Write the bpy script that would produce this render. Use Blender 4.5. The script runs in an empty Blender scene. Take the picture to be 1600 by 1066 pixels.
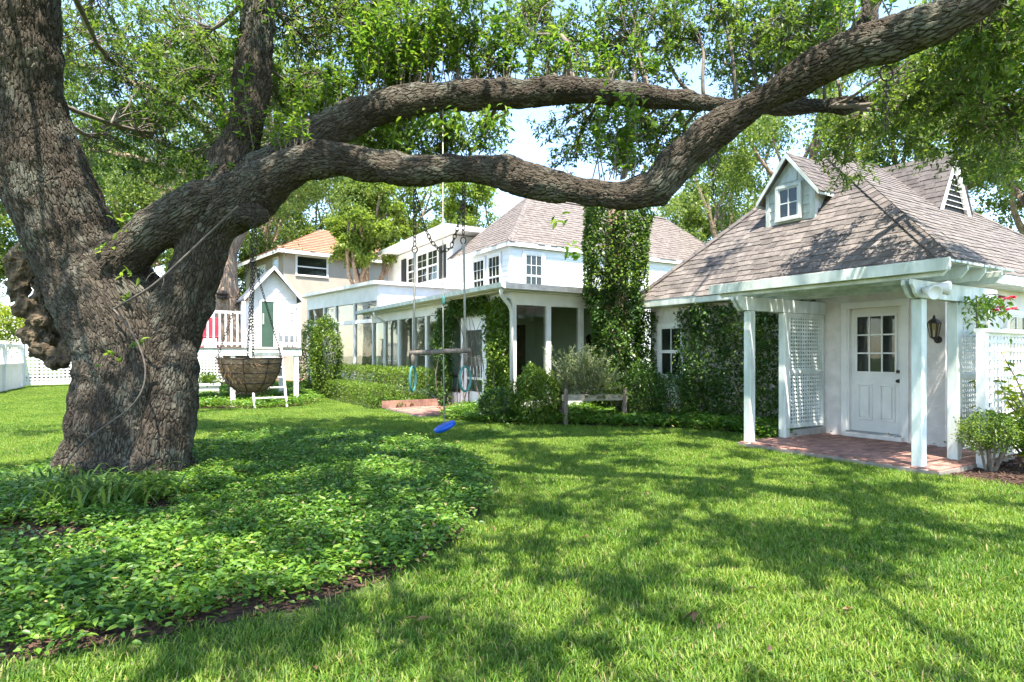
import bpy, math, random
import numpy as np
from mathutils import Vector, Matrix

# ------------------------------------------------------------------ camera, sky, sun, exposure
SC = bpy.context.scene
CAMH, FPX, HZ = 1.45, 937.0, 553.0
cam_d = bpy.data.cameras.new('camera'); cam = bpy.data.objects.new('camera', cam_d)
SC.collection.objects.link(cam); SC.camera = cam
cam.location = (0, 0, CAMH); cam.rotation_euler = (math.radians(90), 0, 0)
cam_d.sensor_width = 36; cam_d.lens = FPX / 1600 * 36
cam_d.shift_y = (HZ - 533) / 1600
cam_d.clip_start = 0.05; cam_d.clip_end = 2000

SUN_EL, SUN_AZ = math.radians(66), math.atan2(0.15, -0.99)      # azimuth from +Y towards +X
W = bpy.data.worlds.new('World'); SC.world = W; W.use_nodes = True
wn = W.node_tree.nodes; bg = wn['Background']
sky = wn.new('ShaderNodeTexSky'); sky.sky_type = 'NISHITA'; sky.sun_disc = False
sky.sun_elevation = SUN_EL; sky.sun_rotation = SUN_AZ; sky.dust_density = 0.3; sky.ozone_density = 1.6
W.node_tree.links.new(sky.outputs[0], bg.inputs[0]); bg.inputs[1].default_value = 0.14
ts = Vector((math.sin(SUN_AZ) * math.cos(SUN_EL), math.cos(SUN_AZ) * math.cos(SUN_EL), math.sin(SUN_EL)))
sl = bpy.data.lights.new('sun', 'SUN'); sl.energy = 3.7; sl.angle = math.radians(0.53); sl.color = (1, 0.94, 0.84)
so = bpy.data.objects.new('sun', sl); SC.collection.objects.link(so)
so.rotation_euler = (-ts).to_track_quat('-Z', 'Y').to_euler(); so.location = (0, -5, 30)
SC.view_settings.view_transform = 'Standard'; SC.view_settings.look = 'None'
SC.view_settings.exposure = 2.22; SC.view_settings.gamma = 1.0
SC.view_settings.use_curve_mapping = False
cy = SC.cycles
cy.use_denoising = True; cy.max_bounces = 6; cy.diffuse_bounces = 3; cy.glossy_bounces = 3
cy.transmission_bounces = 5; cy.transparent_max_bounces = 10; cy.caustics_reflective = False; cy.caustics_refractive = False
cy.use_adaptive_sampling = True; cy.adaptive_threshold = 0.02

R = random.Random(7); NR = np.random.default_rng(7)
COL = SC.collection

# ------------------------------------------------------------------ helpers
def at(px, py, Y):
    """a point of the place at distance Y seen in direction px, py of the survey photo"""
    return Vector(((px - 800) / FPX * Y, Y, CAMH + (HZ - py) / FPX * Y))
def gr(px, py):
    Y = CAMH * FPX / (py - HZ); return Vector(((px - 800) / FPX * Y, Y, 0))
TH = math.radians(31.5)
AV = Vector((math.cos(TH), math.sin(TH), 0)); AU = Vector((-math.sin(TH), math.cos(TH), 0))
P0 = Vector((4.98, 7.34, 0))
def hw(v, s, z=0): return P0 + AV * v + AU * s + Vector((0, 0, z))          # house frame -> world
def wh(p): d = Vector(p) - P0; return d.dot(AV), d.dot(AU)
def s_on(v, px):                                                                # where a sight line meets the plane v = const
    r = (px - 800) / FPX; a = P0 + AV * v
    return (r * a.y - a.x) / (AU.x - r * AU.y)
def v_on(s, px):
    r = (px - 800) / FPX; a = P0 + AU * s
    return (r * a.y - a.x) / (AV.x - r * AV.y)

ORG = {}
def top(o):
    while o.parent: o = o.parent
    return o
def meta(o, label=None, cat=None, group=None, kind=None):
    if label: o['label'] = label
    if cat: o['category'] = cat
    if group: o['group'] = group
    if kind: o['kind'] = kind
    return o
def thing(name, label, cat, loc=(0, 0, 0), rotz=0.0, group=None, org=(0, 0, 0)):
    o = bpy.data.objects.new(name, None); COL.objects.link(o); o.empty_display_size = 0.2
    o.location = loc; o.rotation_euler = (0, 0, rotz); ORG[o.name] = Vector(org)
    return meta(o, label, cat, group)
def hthing(name, label, cat, v, s, group=None):      # a thing drawn in house coordinates (v, s, z)
    return thing(name, label, cat, hw(v, s), TH, group, (v, s, 0))
def wthing(name, label, cat, p, group=None):         # a thing drawn in world coordinates
    return thing(name, label, cat, p, 0, group, p)

def newobj(name, me, parent=None, loc=None, rot=None, scale=None):
    o = bpy.data.objects.new(name, me); COL.objects.link(o)
    if parent: o.parent = parent
    if loc is not None:
        o.location = Vector(loc) - (ORG.get(top(parent).name, Vector()) if parent else Vector())
    if rot is not None: o.rotation_euler = rot
    if scale is not None: o.scale = scale
    return o

class MB:
    def __init__(s): s.v = []; s.f = []
    def add(s, vs, fs):
        n = len(s.v); s.v += [tuple(p) for p in vs]; s.f += [tuple(i + n for i in f) for f in fs]; return s
    def box(s, x0, x1, y0, y1, z0, z1):
        return s.add([(x0,y0,z0),(x1,y0,z0),(x1,y1,z0),(x0,y1,z0),(x0,y0,z1),(x1,y0,z1),(x1,y1,z1),(x0,y1,z1)],
                     [(3,2,1,0),(4,5,6,7),(0,1,5,4),(1,2,6,5),(2,3,7,6),(3,0,4,7)])
    def bar(s, a, b, w, h, up=(0,0,1)):          # a squared bar from a to b
        a, b = Vector(a), Vector(b); d = (b - a).normalized(); up = Vector(up)
        x = d.cross(up)
        if x.length < 1e-4: x = d.cross(Vector((0, 1, 0)))
        x.normalize(); y = x.cross(d)
        vs = []
        for p in (a, b):
            for i, j in ((-1,-1),(1,-1),(1,1),(-1,1)): vs.append(p + x * (i*w/2) + y * (j*h/2))
        return s.add(vs, [(3,2,1,0),(4,5,6,7),(0,1,5,4),(1,2,6,5),(2,3,7,6),(3,0,4,7)])
    def prism(s, pts, d):                        # polygon extruded by the vector d
        n = len(pts); pts = [Vector(p) for p in pts]; d = Vector(d)
        return s.add(pts + [p + d for p in pts],
                     [tuple(range(n-1,-1,-1)), tuple(range(n, 2*n))] + [(i, (i+1)%n, n+(i+1)%n, n+i) for i in range(n)])
    def tube(s, pts, rad, n=8, closed=False, caps=True):
        pts = [Vector(p) for p in pts]; m = len(pts)
        if not hasattr(rad, '__len__'): rad = [rad] * m
        def tang(i):
            if closed: return (pts[(i+1)%m] - pts[i-1]).normalized()
            return (pts[min(i+1, m-1)] - pts[max(i-1, 0)]).normalized()
        t = tang(0); x = t.orthogonal().normalized(); vs = []
        for i in range(m):
            t = tang(i); x = (x - t * x.dot(t)); x.normalize(); y = t.cross(x)
            for k in range(n):
                a = 2*math.pi*k/n; vs.append(pts[i] + (x*math.cos(a) + y*math.sin(a)) * rad[i])
        fs = []
        for i in range(m if closed else m-1):
            j = (i+1) % m
            for k in range(n): fs.append((i*n+k, i*n+(k+1)%n, j*n+(k+1)%n, j*n+k))
        if not closed and caps: fs += [tuple(range(n-1,-1,-1)), tuple(range((m-1)*n, m*n))]
        return s.add(vs, fs)
    def lathe(s, c, prof, n=16, ax=None):        # prof: (radius, height) pairs along ax
        c = Vector(c); ax = Vector(ax or (0,0,1)).normalized(); x = ax.orthogonal().normalized(); y = ax.cross(x)
        vs = [c + ax*h + (x*math.cos(2*math.pi*k/n) + y*math.sin(2*math.pi*k/n))*r for r, h in prof for k in range(n)]
        fs = [(i*n+k, i*n+(k+1)%n, (i+1)*n+(k+1)%n, (i+1)*n+k) for i in range(len(prof)-1) for k in range(n)]
        fs += [tuple(range(n-1,-1,-1)), tuple(range((len(prof)-1)*n, len(prof)*n))]
        return s.add(vs, fs)
    def mesh(s, name, mat, smooth=False, off=(0,0,0)):
        me = bpy.data.meshes.new(name); o = Vector(off)
        me.from_pydata([Vector(p) - o for p in s.v], [], s.f); me.materials.append(mat); me.update()
        if smooth: me.polygons.foreach_set('use_smooth', [True]*len(me.polygons))
        return me
    def build(s, name, mat, parent=None, smooth=False, bevel=0):
        off = ORG.get(top(parent).name, Vector()) if parent else Vector()
        o = newobj(name, s.mesh(name, mat, smooth, off), parent)
        if bevel:
            b = o.modifiers.new('bevel', 'BEVEL'); b.width = bevel; b.segments = 1; b.limit_method = 'ANGLE'
        return o

def np_mesh(name, V, F, mat, rnd=None, smooth=False):
    """V (n,3), F (m,k) -> mesh, with a per-face random number"""
    me = bpy.data.meshes.new(name); V = np.asarray(V, np.float32); F = np.asarray(F, np.int32); k = F.shape[1]
    me.vertices.add(len(V)); me.vertices.foreach_set('co', V.ravel())
    me.loops.add(F.size); me.loops.foreach_set('vertex_index', F.ravel())
    me.polygons.add(len(F)); me.polygons.foreach_set('loop_start', np.arange(0, F.size, k, dtype=np.int32))
    me.polygons.foreach_set('loop_total', np.full(len(F), k, np.int32))
    if smooth: me.polygons.foreach_set('use_smooth', np.ones(len(F), bool))
    me.update(calc_edges=True)
    if rnd is not None:
        a = me.attributes.new('rnd', 'FLOAT', 'FACE'); a.data.foreach_set('value', np.asarray(rnd, np.float32))
    me.materials.append(mat); return me

def unit(a): return a / np.maximum(np.linalg.norm(a, axis=-1, keepdims=True), 1e-9)
def rdir(n): return unit(NR.normal(size=(n, 3)))
def leaf_mesh(name, C, D, L, Wd, mat, fold=0.12, rnd=None, fine=False):
    """one pointed leaf per row: base C, direction D, length L, width Wd"""
    n = len(C); C = np.asarray(C); D = unit(np.asarray(D)); L = np.broadcast_to(L, n)[:, None]; Wd = np.broadcast_to(Wd, n)[:, None]
    up = np.tile(np.array([[0, 0, 1.0]]), (n, 1)) + NR.normal(size=(n, 3)) * 0.45
    S = unit(np.cross(D, up)); N = np.cross(S, D)
    if fine:                                     # two folded halves with a drooping tip
        m1, m2 = C + D*L*0.3, C + D*L*0.68 - N*L*0.05
        V = np.stack([C, m1 + S*Wd*0.46 + N*Wd*fold*2, m2 + S*Wd*0.36 + N*Wd*fold, C + D*L - N*L*0.18,
                      m2 - S*Wd*0.36 + N*Wd*fold, m1 - S*Wd*0.46 + N*Wd*fold*2, m1, m2], 1)
        b = (np.arange(n) * 8)[:, None]
        F = np.concatenate([b + np.array([[0, 1, 2, 7]]), b + np.array([[7, 2, 3, 4]]), b + np.array([[0, 7, 4, 5]])])
        rn = np.tile(NR.random(n) if rnd is None else rnd, 3)
    else:
        mid = C + D*L*0.45
        V = np.stack([C, mid + S*Wd/2 + N*Wd*fold, C + D*L - N*L*0.1, mid - S*Wd/2 + N*Wd*fold], 1)
        F = np.arange(n*4).reshape(n, 4); rn = NR.random(n) if rnd is None else rnd
    return np_mesh(name, V.reshape(-1, 3), F, mat, rn)

# ------------------------------------------------------------------ materials
def nt(name):
    m = bpy.data.materials.new(name); m.use_nodes = True; t = m.node_tree
    b = t.nodes['Principled BSDF']; return m, t, b, t.links.new
def ramp(t, fac, stops):
    r = t.nodes.new('ShaderNodeValToRGB'); e = r.color_ramp.elements
    while len(e) < len(stops): e.new(0.5)
    for i, (p, c) in enumerate(stops): e[i].position = p; e[i].color = (*c, 1)
    t.links.new(fac, r.inputs[0]); return r.outputs[0]
def noise(t, scale, detail=4, vec=None, rough=0.55):
    n = t.nodes.new('ShaderNodeTexNoise'); n.inputs['Scale'].default_value = scale
    n.inputs['Detail'].default_value = detail; n.inputs['Roughness'].default_value = rough
    if vec is not None: t.links.new(vec, n.inputs['Vector'])
    return n.outputs['Fac']
def coords(t, which='Object', scale=(1,1,1)):
    c = t.nodes.new('ShaderNodeTexCoord'); m = t.nodes.new('ShaderNodeMapping'); m.inputs['Scale'].default_value = scale
    t.links.new(c.outputs[which], m.inputs[0]); return m.outputs[0]
def worldpos(t, scale=(1,1,1)):
    c = t.nodes.new('ShaderNodeNewGeometry'); m = t.nodes.new('ShaderNodeMapping'); m.inputs['Scale'].default_value = scale
    t.links.new(c.outputs['Position'], m.inputs[0]); return m.outputs[0]
def bump(t, b, h, strength, dist=0.01):
    n = t.nodes.new('ShaderNodeBump'); n.inputs['Strength'].default_value = strength; n.inputs['Distance'].default_value = dist
    t.links.new(h, n.inputs['Height']); t.links.new(n.outputs[0], b.inputs['Normal'])
def mixc(t, fac, a, b, mode='MIX'):
    n = t.nodes.new('ShaderNodeMix'); n.data_type = 'RGBA'; n.blend_type = mode
    for sock, val in ((n.inputs[0], fac), (n.inputs[6], a), (n.inputs[7], b)):
        if hasattr(val, 'is_linked'): t.links.new(val, sock)
        elif isinstance(val, (int, float)): sock.default_value = val
        else: sock.default_value = (*val, 1)
    return n.outputs[2]
def plain(name, c1, c2=None, scale=3, rough=0.6, bs=0, bscale=40, stretch=(1,1,1), metal=0, spec=0.4, perobj=0):
    """two tones of paint, wood or masonry blended by noise, with fine relief"""
    m, t, b, link = nt(name); c2 = c2 or tuple(x*0.85 for x in c1)
    pos = worldpos(t, stretch)
    col = ramp(t, noise(t, scale, 5, pos), [(0.35, c2), (0.65, c1)])
    if perobj:
        oi = t.nodes.new('ShaderNodeObjectInfo')
        v = ramp(t, oi.outputs['Random'], [(0, (1-perobj,)*3), (1, (1+perobj*0.6,)*3)])
        col = mixc(t, 1.0, col, v, 'MULTIPLY')
    link(col, b.inputs['Base Color']); b.inputs['Roughness'].default_value = rough
    b.inputs['Metallic'].default_value = metal; b.inputs['Specular IOR Level'].default_value = spec
    if bs: bump(t, b, noise(t, bscale, 4, pos), bs)
    return m
def leafm(name, dark, mid, light, trans=0.45, rough=0.45, inst=False, patch=0.35, spec=0.35, straw=0):
    """leaf: per-leaf tone, diffuse and see-through light, a waxy gloss"""
    m, t, b, link = nt(name)
    a = t.nodes.new('ShaderNodeAttribute'); a.attribute_name = 'rnd'
    f = a.outputs['Fac']
    big = noise(t, patch, 3, worldpos(t))
    mm = t.nodes.new('ShaderNodeMath'); mm.operation = 'MULTIPLY_ADD'; link(big, mm.inputs[0]); mm.inputs[1].default_value = 1.1
    k = t.nodes.new('ShaderNodeMath'); k.operation = 'MULTIPLY_ADD'; link(f, k.inputs[0]); k.inputs[1].default_value = 0.75
    k.inputs[2].default_value = -0.42; link(k.outputs[0], mm.inputs[2])
    col = ramp(t, mm.outputs[0], [(0.12, dark), (0.5, mid), (0.85, light)])
    if straw:                                    # a few yellowed or dry leaves among the green
        gtn = t.nodes.new('ShaderNodeMath'); gtn.operation = 'GREATER_THAN'; link(f, gtn.inputs[0]); gtn.inputs[1].default_value = 1-straw
        col = mixc(t, gtn.outputs[0], col, (0.34, 0.28, 0.12))
    link(col, b.inputs['Base Color']); b.inputs['Roughness'].default_value = rough; b.inputs['Specular IOR Level'].default_value = spec
    tr = t.nodes.new('ShaderNodeBsdfTranslucent')
    link(mixc(t, 1.0, col, (1.25, 1.3, 0.6), 'MULTIPLY'), tr.inputs[0])
    mx = t.nodes.new('ShaderNodeMixShader'); mx.inputs[0].default_value = trans
    link(b.outputs[0], mx.inputs[1]); link(tr.outputs[0], mx.inputs[2])
    link(mx.outputs[0], t.nodes['Material Output'].inputs[0]); return m
def glassm(name, tint=(0.80, 0.83, 0.80), ior=1.5, see=1.0):
    """window glass: mirror by Fresnel, else a slightly tinted view through"""
    m, t, b, link = nt(name); t.nodes.remove(b)
    g = t.nodes.new('ShaderNodeBsdfGlossy'); g.inputs['Roughness'].default_value = 0.02
    tr = t.nodes.new('ShaderNodeBsdfTransparent'); tr.inputs[0].default_value = (*tint, 1)
    lw = t.nodes.new('ShaderNodeLayerWeight'); lw.inputs[0].default_value = 0.5
    pw = t.nodes.new('ShaderNodeMath'); pw.operation = 'POWER'; link(lw.outputs['Facing'], pw.inputs[0]); pw.inputs[1].default_value = 4.0
    fr = t.nodes.new('ShaderNodeMath'); fr.operation = 'MULTIPLY_ADD'; link(pw.outputs[0], fr.inputs[0]); fr.inputs[1].default_value = 0.6; fr.inputs[2].default_value = ior - 1.465
    n = t.nodes.new('ShaderNodeBump'); n.inputs['Strength'].default_value = 0.06; n.inputs['Distance'].default_value = 0.02
    link(noise(t, 1.6, 2, worldpos(t)), n.inputs['Height']); link(n.outputs[0], g.inputs['Normal'])
    mx = t.nodes.new('ShaderNodeMixShader'); link(fr.outputs[0], mx.inputs[0]); link(tr.outputs[0], mx.inputs[1]); link(g.outputs[0], mx.inputs[2])
    link(mx.outputs[0], t.nodes['Material Output'].inputs[0]); return m

M = {}
M['white'] = plain('white_paint', (0.81, 0.78, 0.745), (0.70, 0.675, 0.64), 2.5, 0.5, 0.15, 30)
M['oldwhite'] = plain('weathered_white_paint', (0.74, 0.76, 0.72), (0.47, 0.51, 0.46), 5, 0.6, 0.3, 25, (1, 1, 0.35))
M['siding'] = plain('white_siding_paint', (0.80, 0.80, 0.79), (0.73, 0.73, 0.72), 2, 0.5, 0.12, 30, (0.3, 0.3, 2), perobj=0.04)
M['stucco'] = plain('white_painted_brick', (0.77, 0.71, 0.67), (0.63, 0.57, 0.535), 5, 0.75, 0.6, 35)
M['beige'] = plain('beige_stucco', (0.42, 0.365, 0.295), (0.37, 0.32, 0.26), 2, 0.8, 0.4, 60)
M['shingle'] = plain('brown_asphalt_shingle', (0.195, 0.166, 0.146), (0.108, 0.091, 0.081), 6, 0.9, 0.7, 160, perobj=0.30)
M['shingle_far'] = plain('brown_shingle', (0.195, 0.162, 0.142), (0.12, 0.1, 0.088), 5, 0.9, 0.7, 120)
M['terracotta'] = plain('terracotta_roof', (0.38, 0.20, 0.12), (0.27, 0.14, 0.085), 3, 0.8, 0.4, 40, perobj=0.2)
M['slate'] = plain('grey_roof_board', (0.20, 0.21, 0.23), (0.13, 0.14, 0.15), 4, 0.7)
M['brick'] = plain('red_clay_brick', (0.40, 0.21, 0.155), (0.27, 0.14, 0.11), 9, 0.85, 0.6, 70, perobj=0.35)
M['mortar'] = plain('sandy_mortar', (0.30, 0.25, 0.21), (0.2, 0.17, 0.14), 8, 0.9)
M['concrete'] = plain('concrete', (0.40, 0.38, 0.35), (0.28, 0.27, 0.25), 6, 0.85, 0.4, 50)
M['shutter'] = plain('charcoal_shutter', (0.035, 0.035, 0.04), (0.025, 0.025, 0.03), 3, 0.6)
M['metal'] = plain('black_iron', (0.035, 0.032, 0.03), (0.06, 0.04, 0.028), 20, 0.6, 0.3, 60, metal=0.4)
M['flash'] = plain('galvanised_metal', (0.36, 0.37, 0.37), (0.25, 0.26, 0.27), 6, 0.4, metal=0.7)
M['wood'] = plain('grey_weathered_wood', (0.20, 0.165, 0.13), (0.10, 0.08, 0.065), 12, 0.85, 0.5, 60, (4, 1, 1))
M['paleboard'] = plain('pale_weathered_board', (0.36, 0.32, 0.25), (0.22, 0.19, 0.15), 8, 0.85, 0.4, 50, (1, 4, 4))
M['rope'] = plain('grey_rope', (0.40, 0.38, 0.34), (0.28, 0.26, 0.23), 40, 0.9, 0.5, 200)
M['bluep'] = plain('blue_plastic', (0.008, 0.10, 0.55), (0.006, 0.08, 0.45), 4, 0.35)
M['redp'] = plain('red_plastic', (0.60, 0.03, 0.05), (0.5, 0.02, 0.04), 4, 0.4)
M['teal'] = plain('teal_vinyl', (0.06, 0.22, 0.20), (0.04, 0.15, 0.14), 6, 0.4)
M['green_door'] = plain('dark_green_paint', (0.05, 0.10, 0.07), (0.04, 0.08, 0.055), 4, 0.5)
M['sage'] = plain('sage_interior_paint', (0.46, 0.52, 0.44), (0.42, 0.48, 0.40), 2, 0.7)
M['dark'] = plain('unlit_room_panel', (0.045, 0.045, 0.043), (0.03, 0.03, 0.03), 2, 0.9)  # near-black sheet colour standing for an unlit room behind glass
M['hearth'] = plain('old_dark_brick', (0.13, 0.07, 0.05), (0.07, 0.045, 0.04), 10, 0.9, 0.5, 30)
M['pane_backing'] = plain('striped_pane_backing', (0.07, 0.072, 0.07), (0.035, 0.036, 0.035), 1, 0.8, 0.0, 10, (0.2, 0.2, 60))  # dark, finely striped panel colour behind the upper panes
M['glass'] = glassm('window_glass')
M['lampglass'] = glassm('lantern_glass', (0.8, 0.75, 0.6))
M['coco'] = plain('coco_fibre', (0.34, 0.23, 0.13), (0.17, 0.105, 0.06), 14, 0.95, 1.0, 60, (1, 1, 3))
M['mulch'] = plain('bark_mulch', (0.115, 0.062, 0.04), (0.036, 0.022, 0.015), 25, 0.95, 1.0, 60)
M['twig'] = plain('twig_bark', (0.20, 0.165, 0.13), (0.11, 0.09, 0.07), 12, 0.9, 0.5, 40)
M['vinebark'] = plain('vine_bark', (0.13, 0.11, 0.09), (0.075, 0.06, 0.05), 20, 0.9, 0.5, 60)
M['burl'] = plain('rotten_burl_wood', (0.12, 0.088, 0.052), (0.035, 0.026, 0.017), 9, 0.95, 1.0, 45)
M['oak_leaf'] = leafm('oak_leaf', (0.05, 0.10, 0.02), (0.10, 0.17, 0.034), (0.21, 0.28, 0.06), 0.48, 0.42)
M['shoot_leaf'] = leafm('shoot_leaf', (0.06, 0.13, 0.02), (0.12, 0.23, 0.034), (0.27, 0.36, 0.06), 0.48, 0.4, patch=1.0)
M['far_leaf'] = leafm('far_leaf', (0.075, 0.12, 0.028), (0.13, 0.19, 0.045), (0.24, 0.29, 0.08), 0.45, 0.5, patch=0.25)
M['lime_leaf'] = leafm('lime_leaf', (0.10, 0.165, 0.025), (0.175, 0.25, 0.04), (0.29, 0.345, 0.065), 0.45, 0.5, patch=0.3)
M['ivy_leaf'] = leafm('ivy_leaf', (0.024, 0.065, 0.014), (0.058, 0.125, 0.023), (0.125, 0.20, 0.035), 0.3, 0.35, patch=1.2)
M['hedge_leaf'] = leafm('hedge_leaf', (0.05, 0.10, 0.014), (0.11, 0.19, 0.025), (0.22, 0.30, 0.045), 0.35, 0.4, patch=1.2)
M['cover_leaf'] = leafm('groundcover_leaf', (0.045, 0.115, 0.014), (0.105, 0.22, 0.024), (0.20, 0.32, 0.04), 0.35, 0.42, patch=0.9, spec=0.45, straw=0.03)
M['lily_leaf'] = leafm('strap_leaf', (0.04, 0.10, 0.016), (0.09, 0.18, 0.03), (0.20, 0.28, 0.06), 0.35, 0.4, patch=2)
M['rosemary'] = leafm('rosemary_leaf', (0.12, 0.165, 0.07), (0.20, 0.25, 0.115), (0.30, 0.34, 0.17), 0.25, 0.6, patch=2)
M['golden_leaf'] = leafm('golden_leaf', (0.13, 0.20, 0.02), (0.26, 0.34, 0.035), (0.42, 0.42, 0.06), 0.45, 0.4, patch=2)
M['brown_leaf'] = leafm('dead_leaf', (0.09, 0.055, 0.03), (0.16, 0.10, 0.05), (0.25, 0.17, 0.09), 0.25, 0.7, patch=3)
M['petal'] = leafm('pink_petal', (0.50, 0.03, 0.10), (0.65, 0.06, 0.16), (0.75, 0.15, 0.25), 0.35, 0.5, patch=8)
M['grass'] = leafm('lawn_blade', (0.055, 0.13, 0.010), (0.122, 0.23, 0.02), (0.26, 0.335, 0.05), 0.4, 0.5, patch=0.8, straw=0.045)

def barkm(name, c_lo, c_hi, lichen, scale, disp, attr=True):
    m, t, b, link = nt(name)
    if attr:
        a = t.nodes.new('ShaderNodeAttribute'); a.attribute_name = 'bark'; vec = a.outputs['Vector']
    else: vec = coords(t, 'Object')
    mp = t.nodes.new('ShaderNodeMapping'); mp.inputs['Scale'].default_value = (1, 1, 0.24); link(vec, mp.inputs[0])
    nz = t.nodes.new('ShaderNodeTexNoise'); nz.inputs['Scale'].default_value = scale*0.5; link(mp.outputs[0], nz.inputs['Vector'])
    n2 = t.nodes.new('ShaderNodeTexNoise'); n2.inputs['Scale'].default_value = 3.5; link(mp.outputs[0], n2.inputs['Vector'])
    a2 = t.nodes.new('ShaderNodeVectorMath'); a2.operation = 'MULTIPLY_ADD'; link(n2.outputs['Color'], a2.inputs[0]); a2.inputs[1].default_value = (0.13, 0.13, 0.10); link(mp.outputs[0], a2.inputs[2])
    ad = t.nodes.new('ShaderNodeVectorMath'); ad.operation = 'MULTIPLY_ADD'; link(nz.outputs['Color'], ad.inputs[0])
    ad.inputs[1].default_value = (1.7/scale,)*3; link(a2.outputs[0], ad.inputs[2])
    vo = t.nodes.new('ShaderNodeTexVoronoi'); vo.feature = 'DISTANCE_TO_EDGE'; vo.inputs['Scale'].default_value = scale; link(ad.outputs[0], vo.inputs['Vector'])
    mr = t.nodes.new('ShaderNodeMapRange'); mr.inputs[1].default_value = 0.0; mr.inputs[2].default_value = 0.15; link(vo.outputs['Distance'], mr.inputs[0])
    vc = t.nodes.new('ShaderNodeTexVoronoi'); vc.inputs['Scale'].default_value = scale; link(ad.outputs[0], vc.inputs['Vector'])
    fine = noise(t, scale*3.5, 5, mp.outputs[0], 0.65)
    col = ramp(t, fine, [(0.3, c_lo), (0.7, c_hi)])
    col = mixc(t, 0.35, col, ramp(t, vc.outputs['Color'], [(0.2, c_lo), (0.8, tuple(min(1, x*1.25) for x in c_hi))]))
    col = mixc(t, 1.0, col, ramp(t, noise(t, 0.9, 4, vec, 0.6), [(0.3, (0.72, 0.66, 0.6)), (0.7, (1.3, 1.25, 1.15))]), 'MULTIPLY')
    # lichen and moss grow in patches of their own
    lf = ramp(t, noise(t, 2.1, 7, vec, 0.75), [(0.50, (0, 0, 0)), (0.62, (1, 1, 1))])
    lc = t.nodes.new('ShaderNodeMath'); lc.operation = 'MULTIPLY'; link(lf, lc.inputs[0]); lc.inputs[1].default_value = 0.5
    lc2 = t.nodes.new('ShaderNodeMath'); lc2.operation = 'MULTIPLY'; link(lc.outputs[0], lc2.inputs[0]); link(mr.outputs[0], lc2.inputs[1])
    col = mixc(t, lc2.outputs[0], col, lichen)
    link(col, b.inputs['Base Color']); b.inputs['Roughness'].default_value = 0.92; b.inputs['Specular IOR Level'].default_value = 0.2
    h = t.nodes.new('ShaderNodeMath'); h.operation = 'MULTIPLY_ADD'; link(fine, h.inputs[0]); h.inputs[1].default_value = 0.35; link(mr.outputs[0], h.inputs[2])
    d = t.nodes.new('ShaderNodeDisplacement'); d.inputs['Midlevel'].default_value = 0.9; d.inputs['Scale'].default_value = disp
    link(h.outputs[0], d.inputs['Height']); link(d.outputs[0], t.nodes['Material Output'].inputs['Displacement'])
    m.displacement_method = 'BOTH' if attr else 'BUMP'; return m
M['bark'] = barkm('live_oak_bark', (0.017, 0.0138, 0.011), (0.092, 0.079, 0.065), (0.19, 0.195, 0.155), 35, 0.020)
M['bark_far'] = barkm('pale_oak_bark', (0.14, 0.10, 0.075), (0.33, 0.25, 0.19), (0.34, 0.30, 0.24), 12, 0.03, attr=False)
# ------------------------------------------------------------------ building helpers
def facev(v0): return lambda a, z, d: (v0 - d, a, z)        # wall facing -v, a runs along s
def faceu(s0): return lambda a, z, d: (a, s0 - d, z)        # wall facing -u, a runs along v
def faceline(p, q):                                          # wall from p to q in house coordinates, outside on the left of p->q seen from above is -d
    p, q = Vector((*p, 0)), Vector((*q, 0)); e = (q - p).normalized(); n = Vector((-e.y, e.x, 0))
    return lambda a, z, d: tuple(p + e*a + n*d + Vector((0, 0, z)))
def pbox(mb, P, a0, a1, z0, z1, d0, d1):
    vs = [P(a0,z0,d0), P(a1,z0,d0), P(a1,z0,d1), P(a0,z0,d1), P(a0,z1,d0), P(a1,z1,d0), P(a1,z1,d1), P(a0,z1,d1)]
    return mb.add(vs, [(3,2,1,0),(4,5,6,7),(0,1,5,4),(1,2,6,5),(2,3,7,6),(3,0,4,7)])
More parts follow.
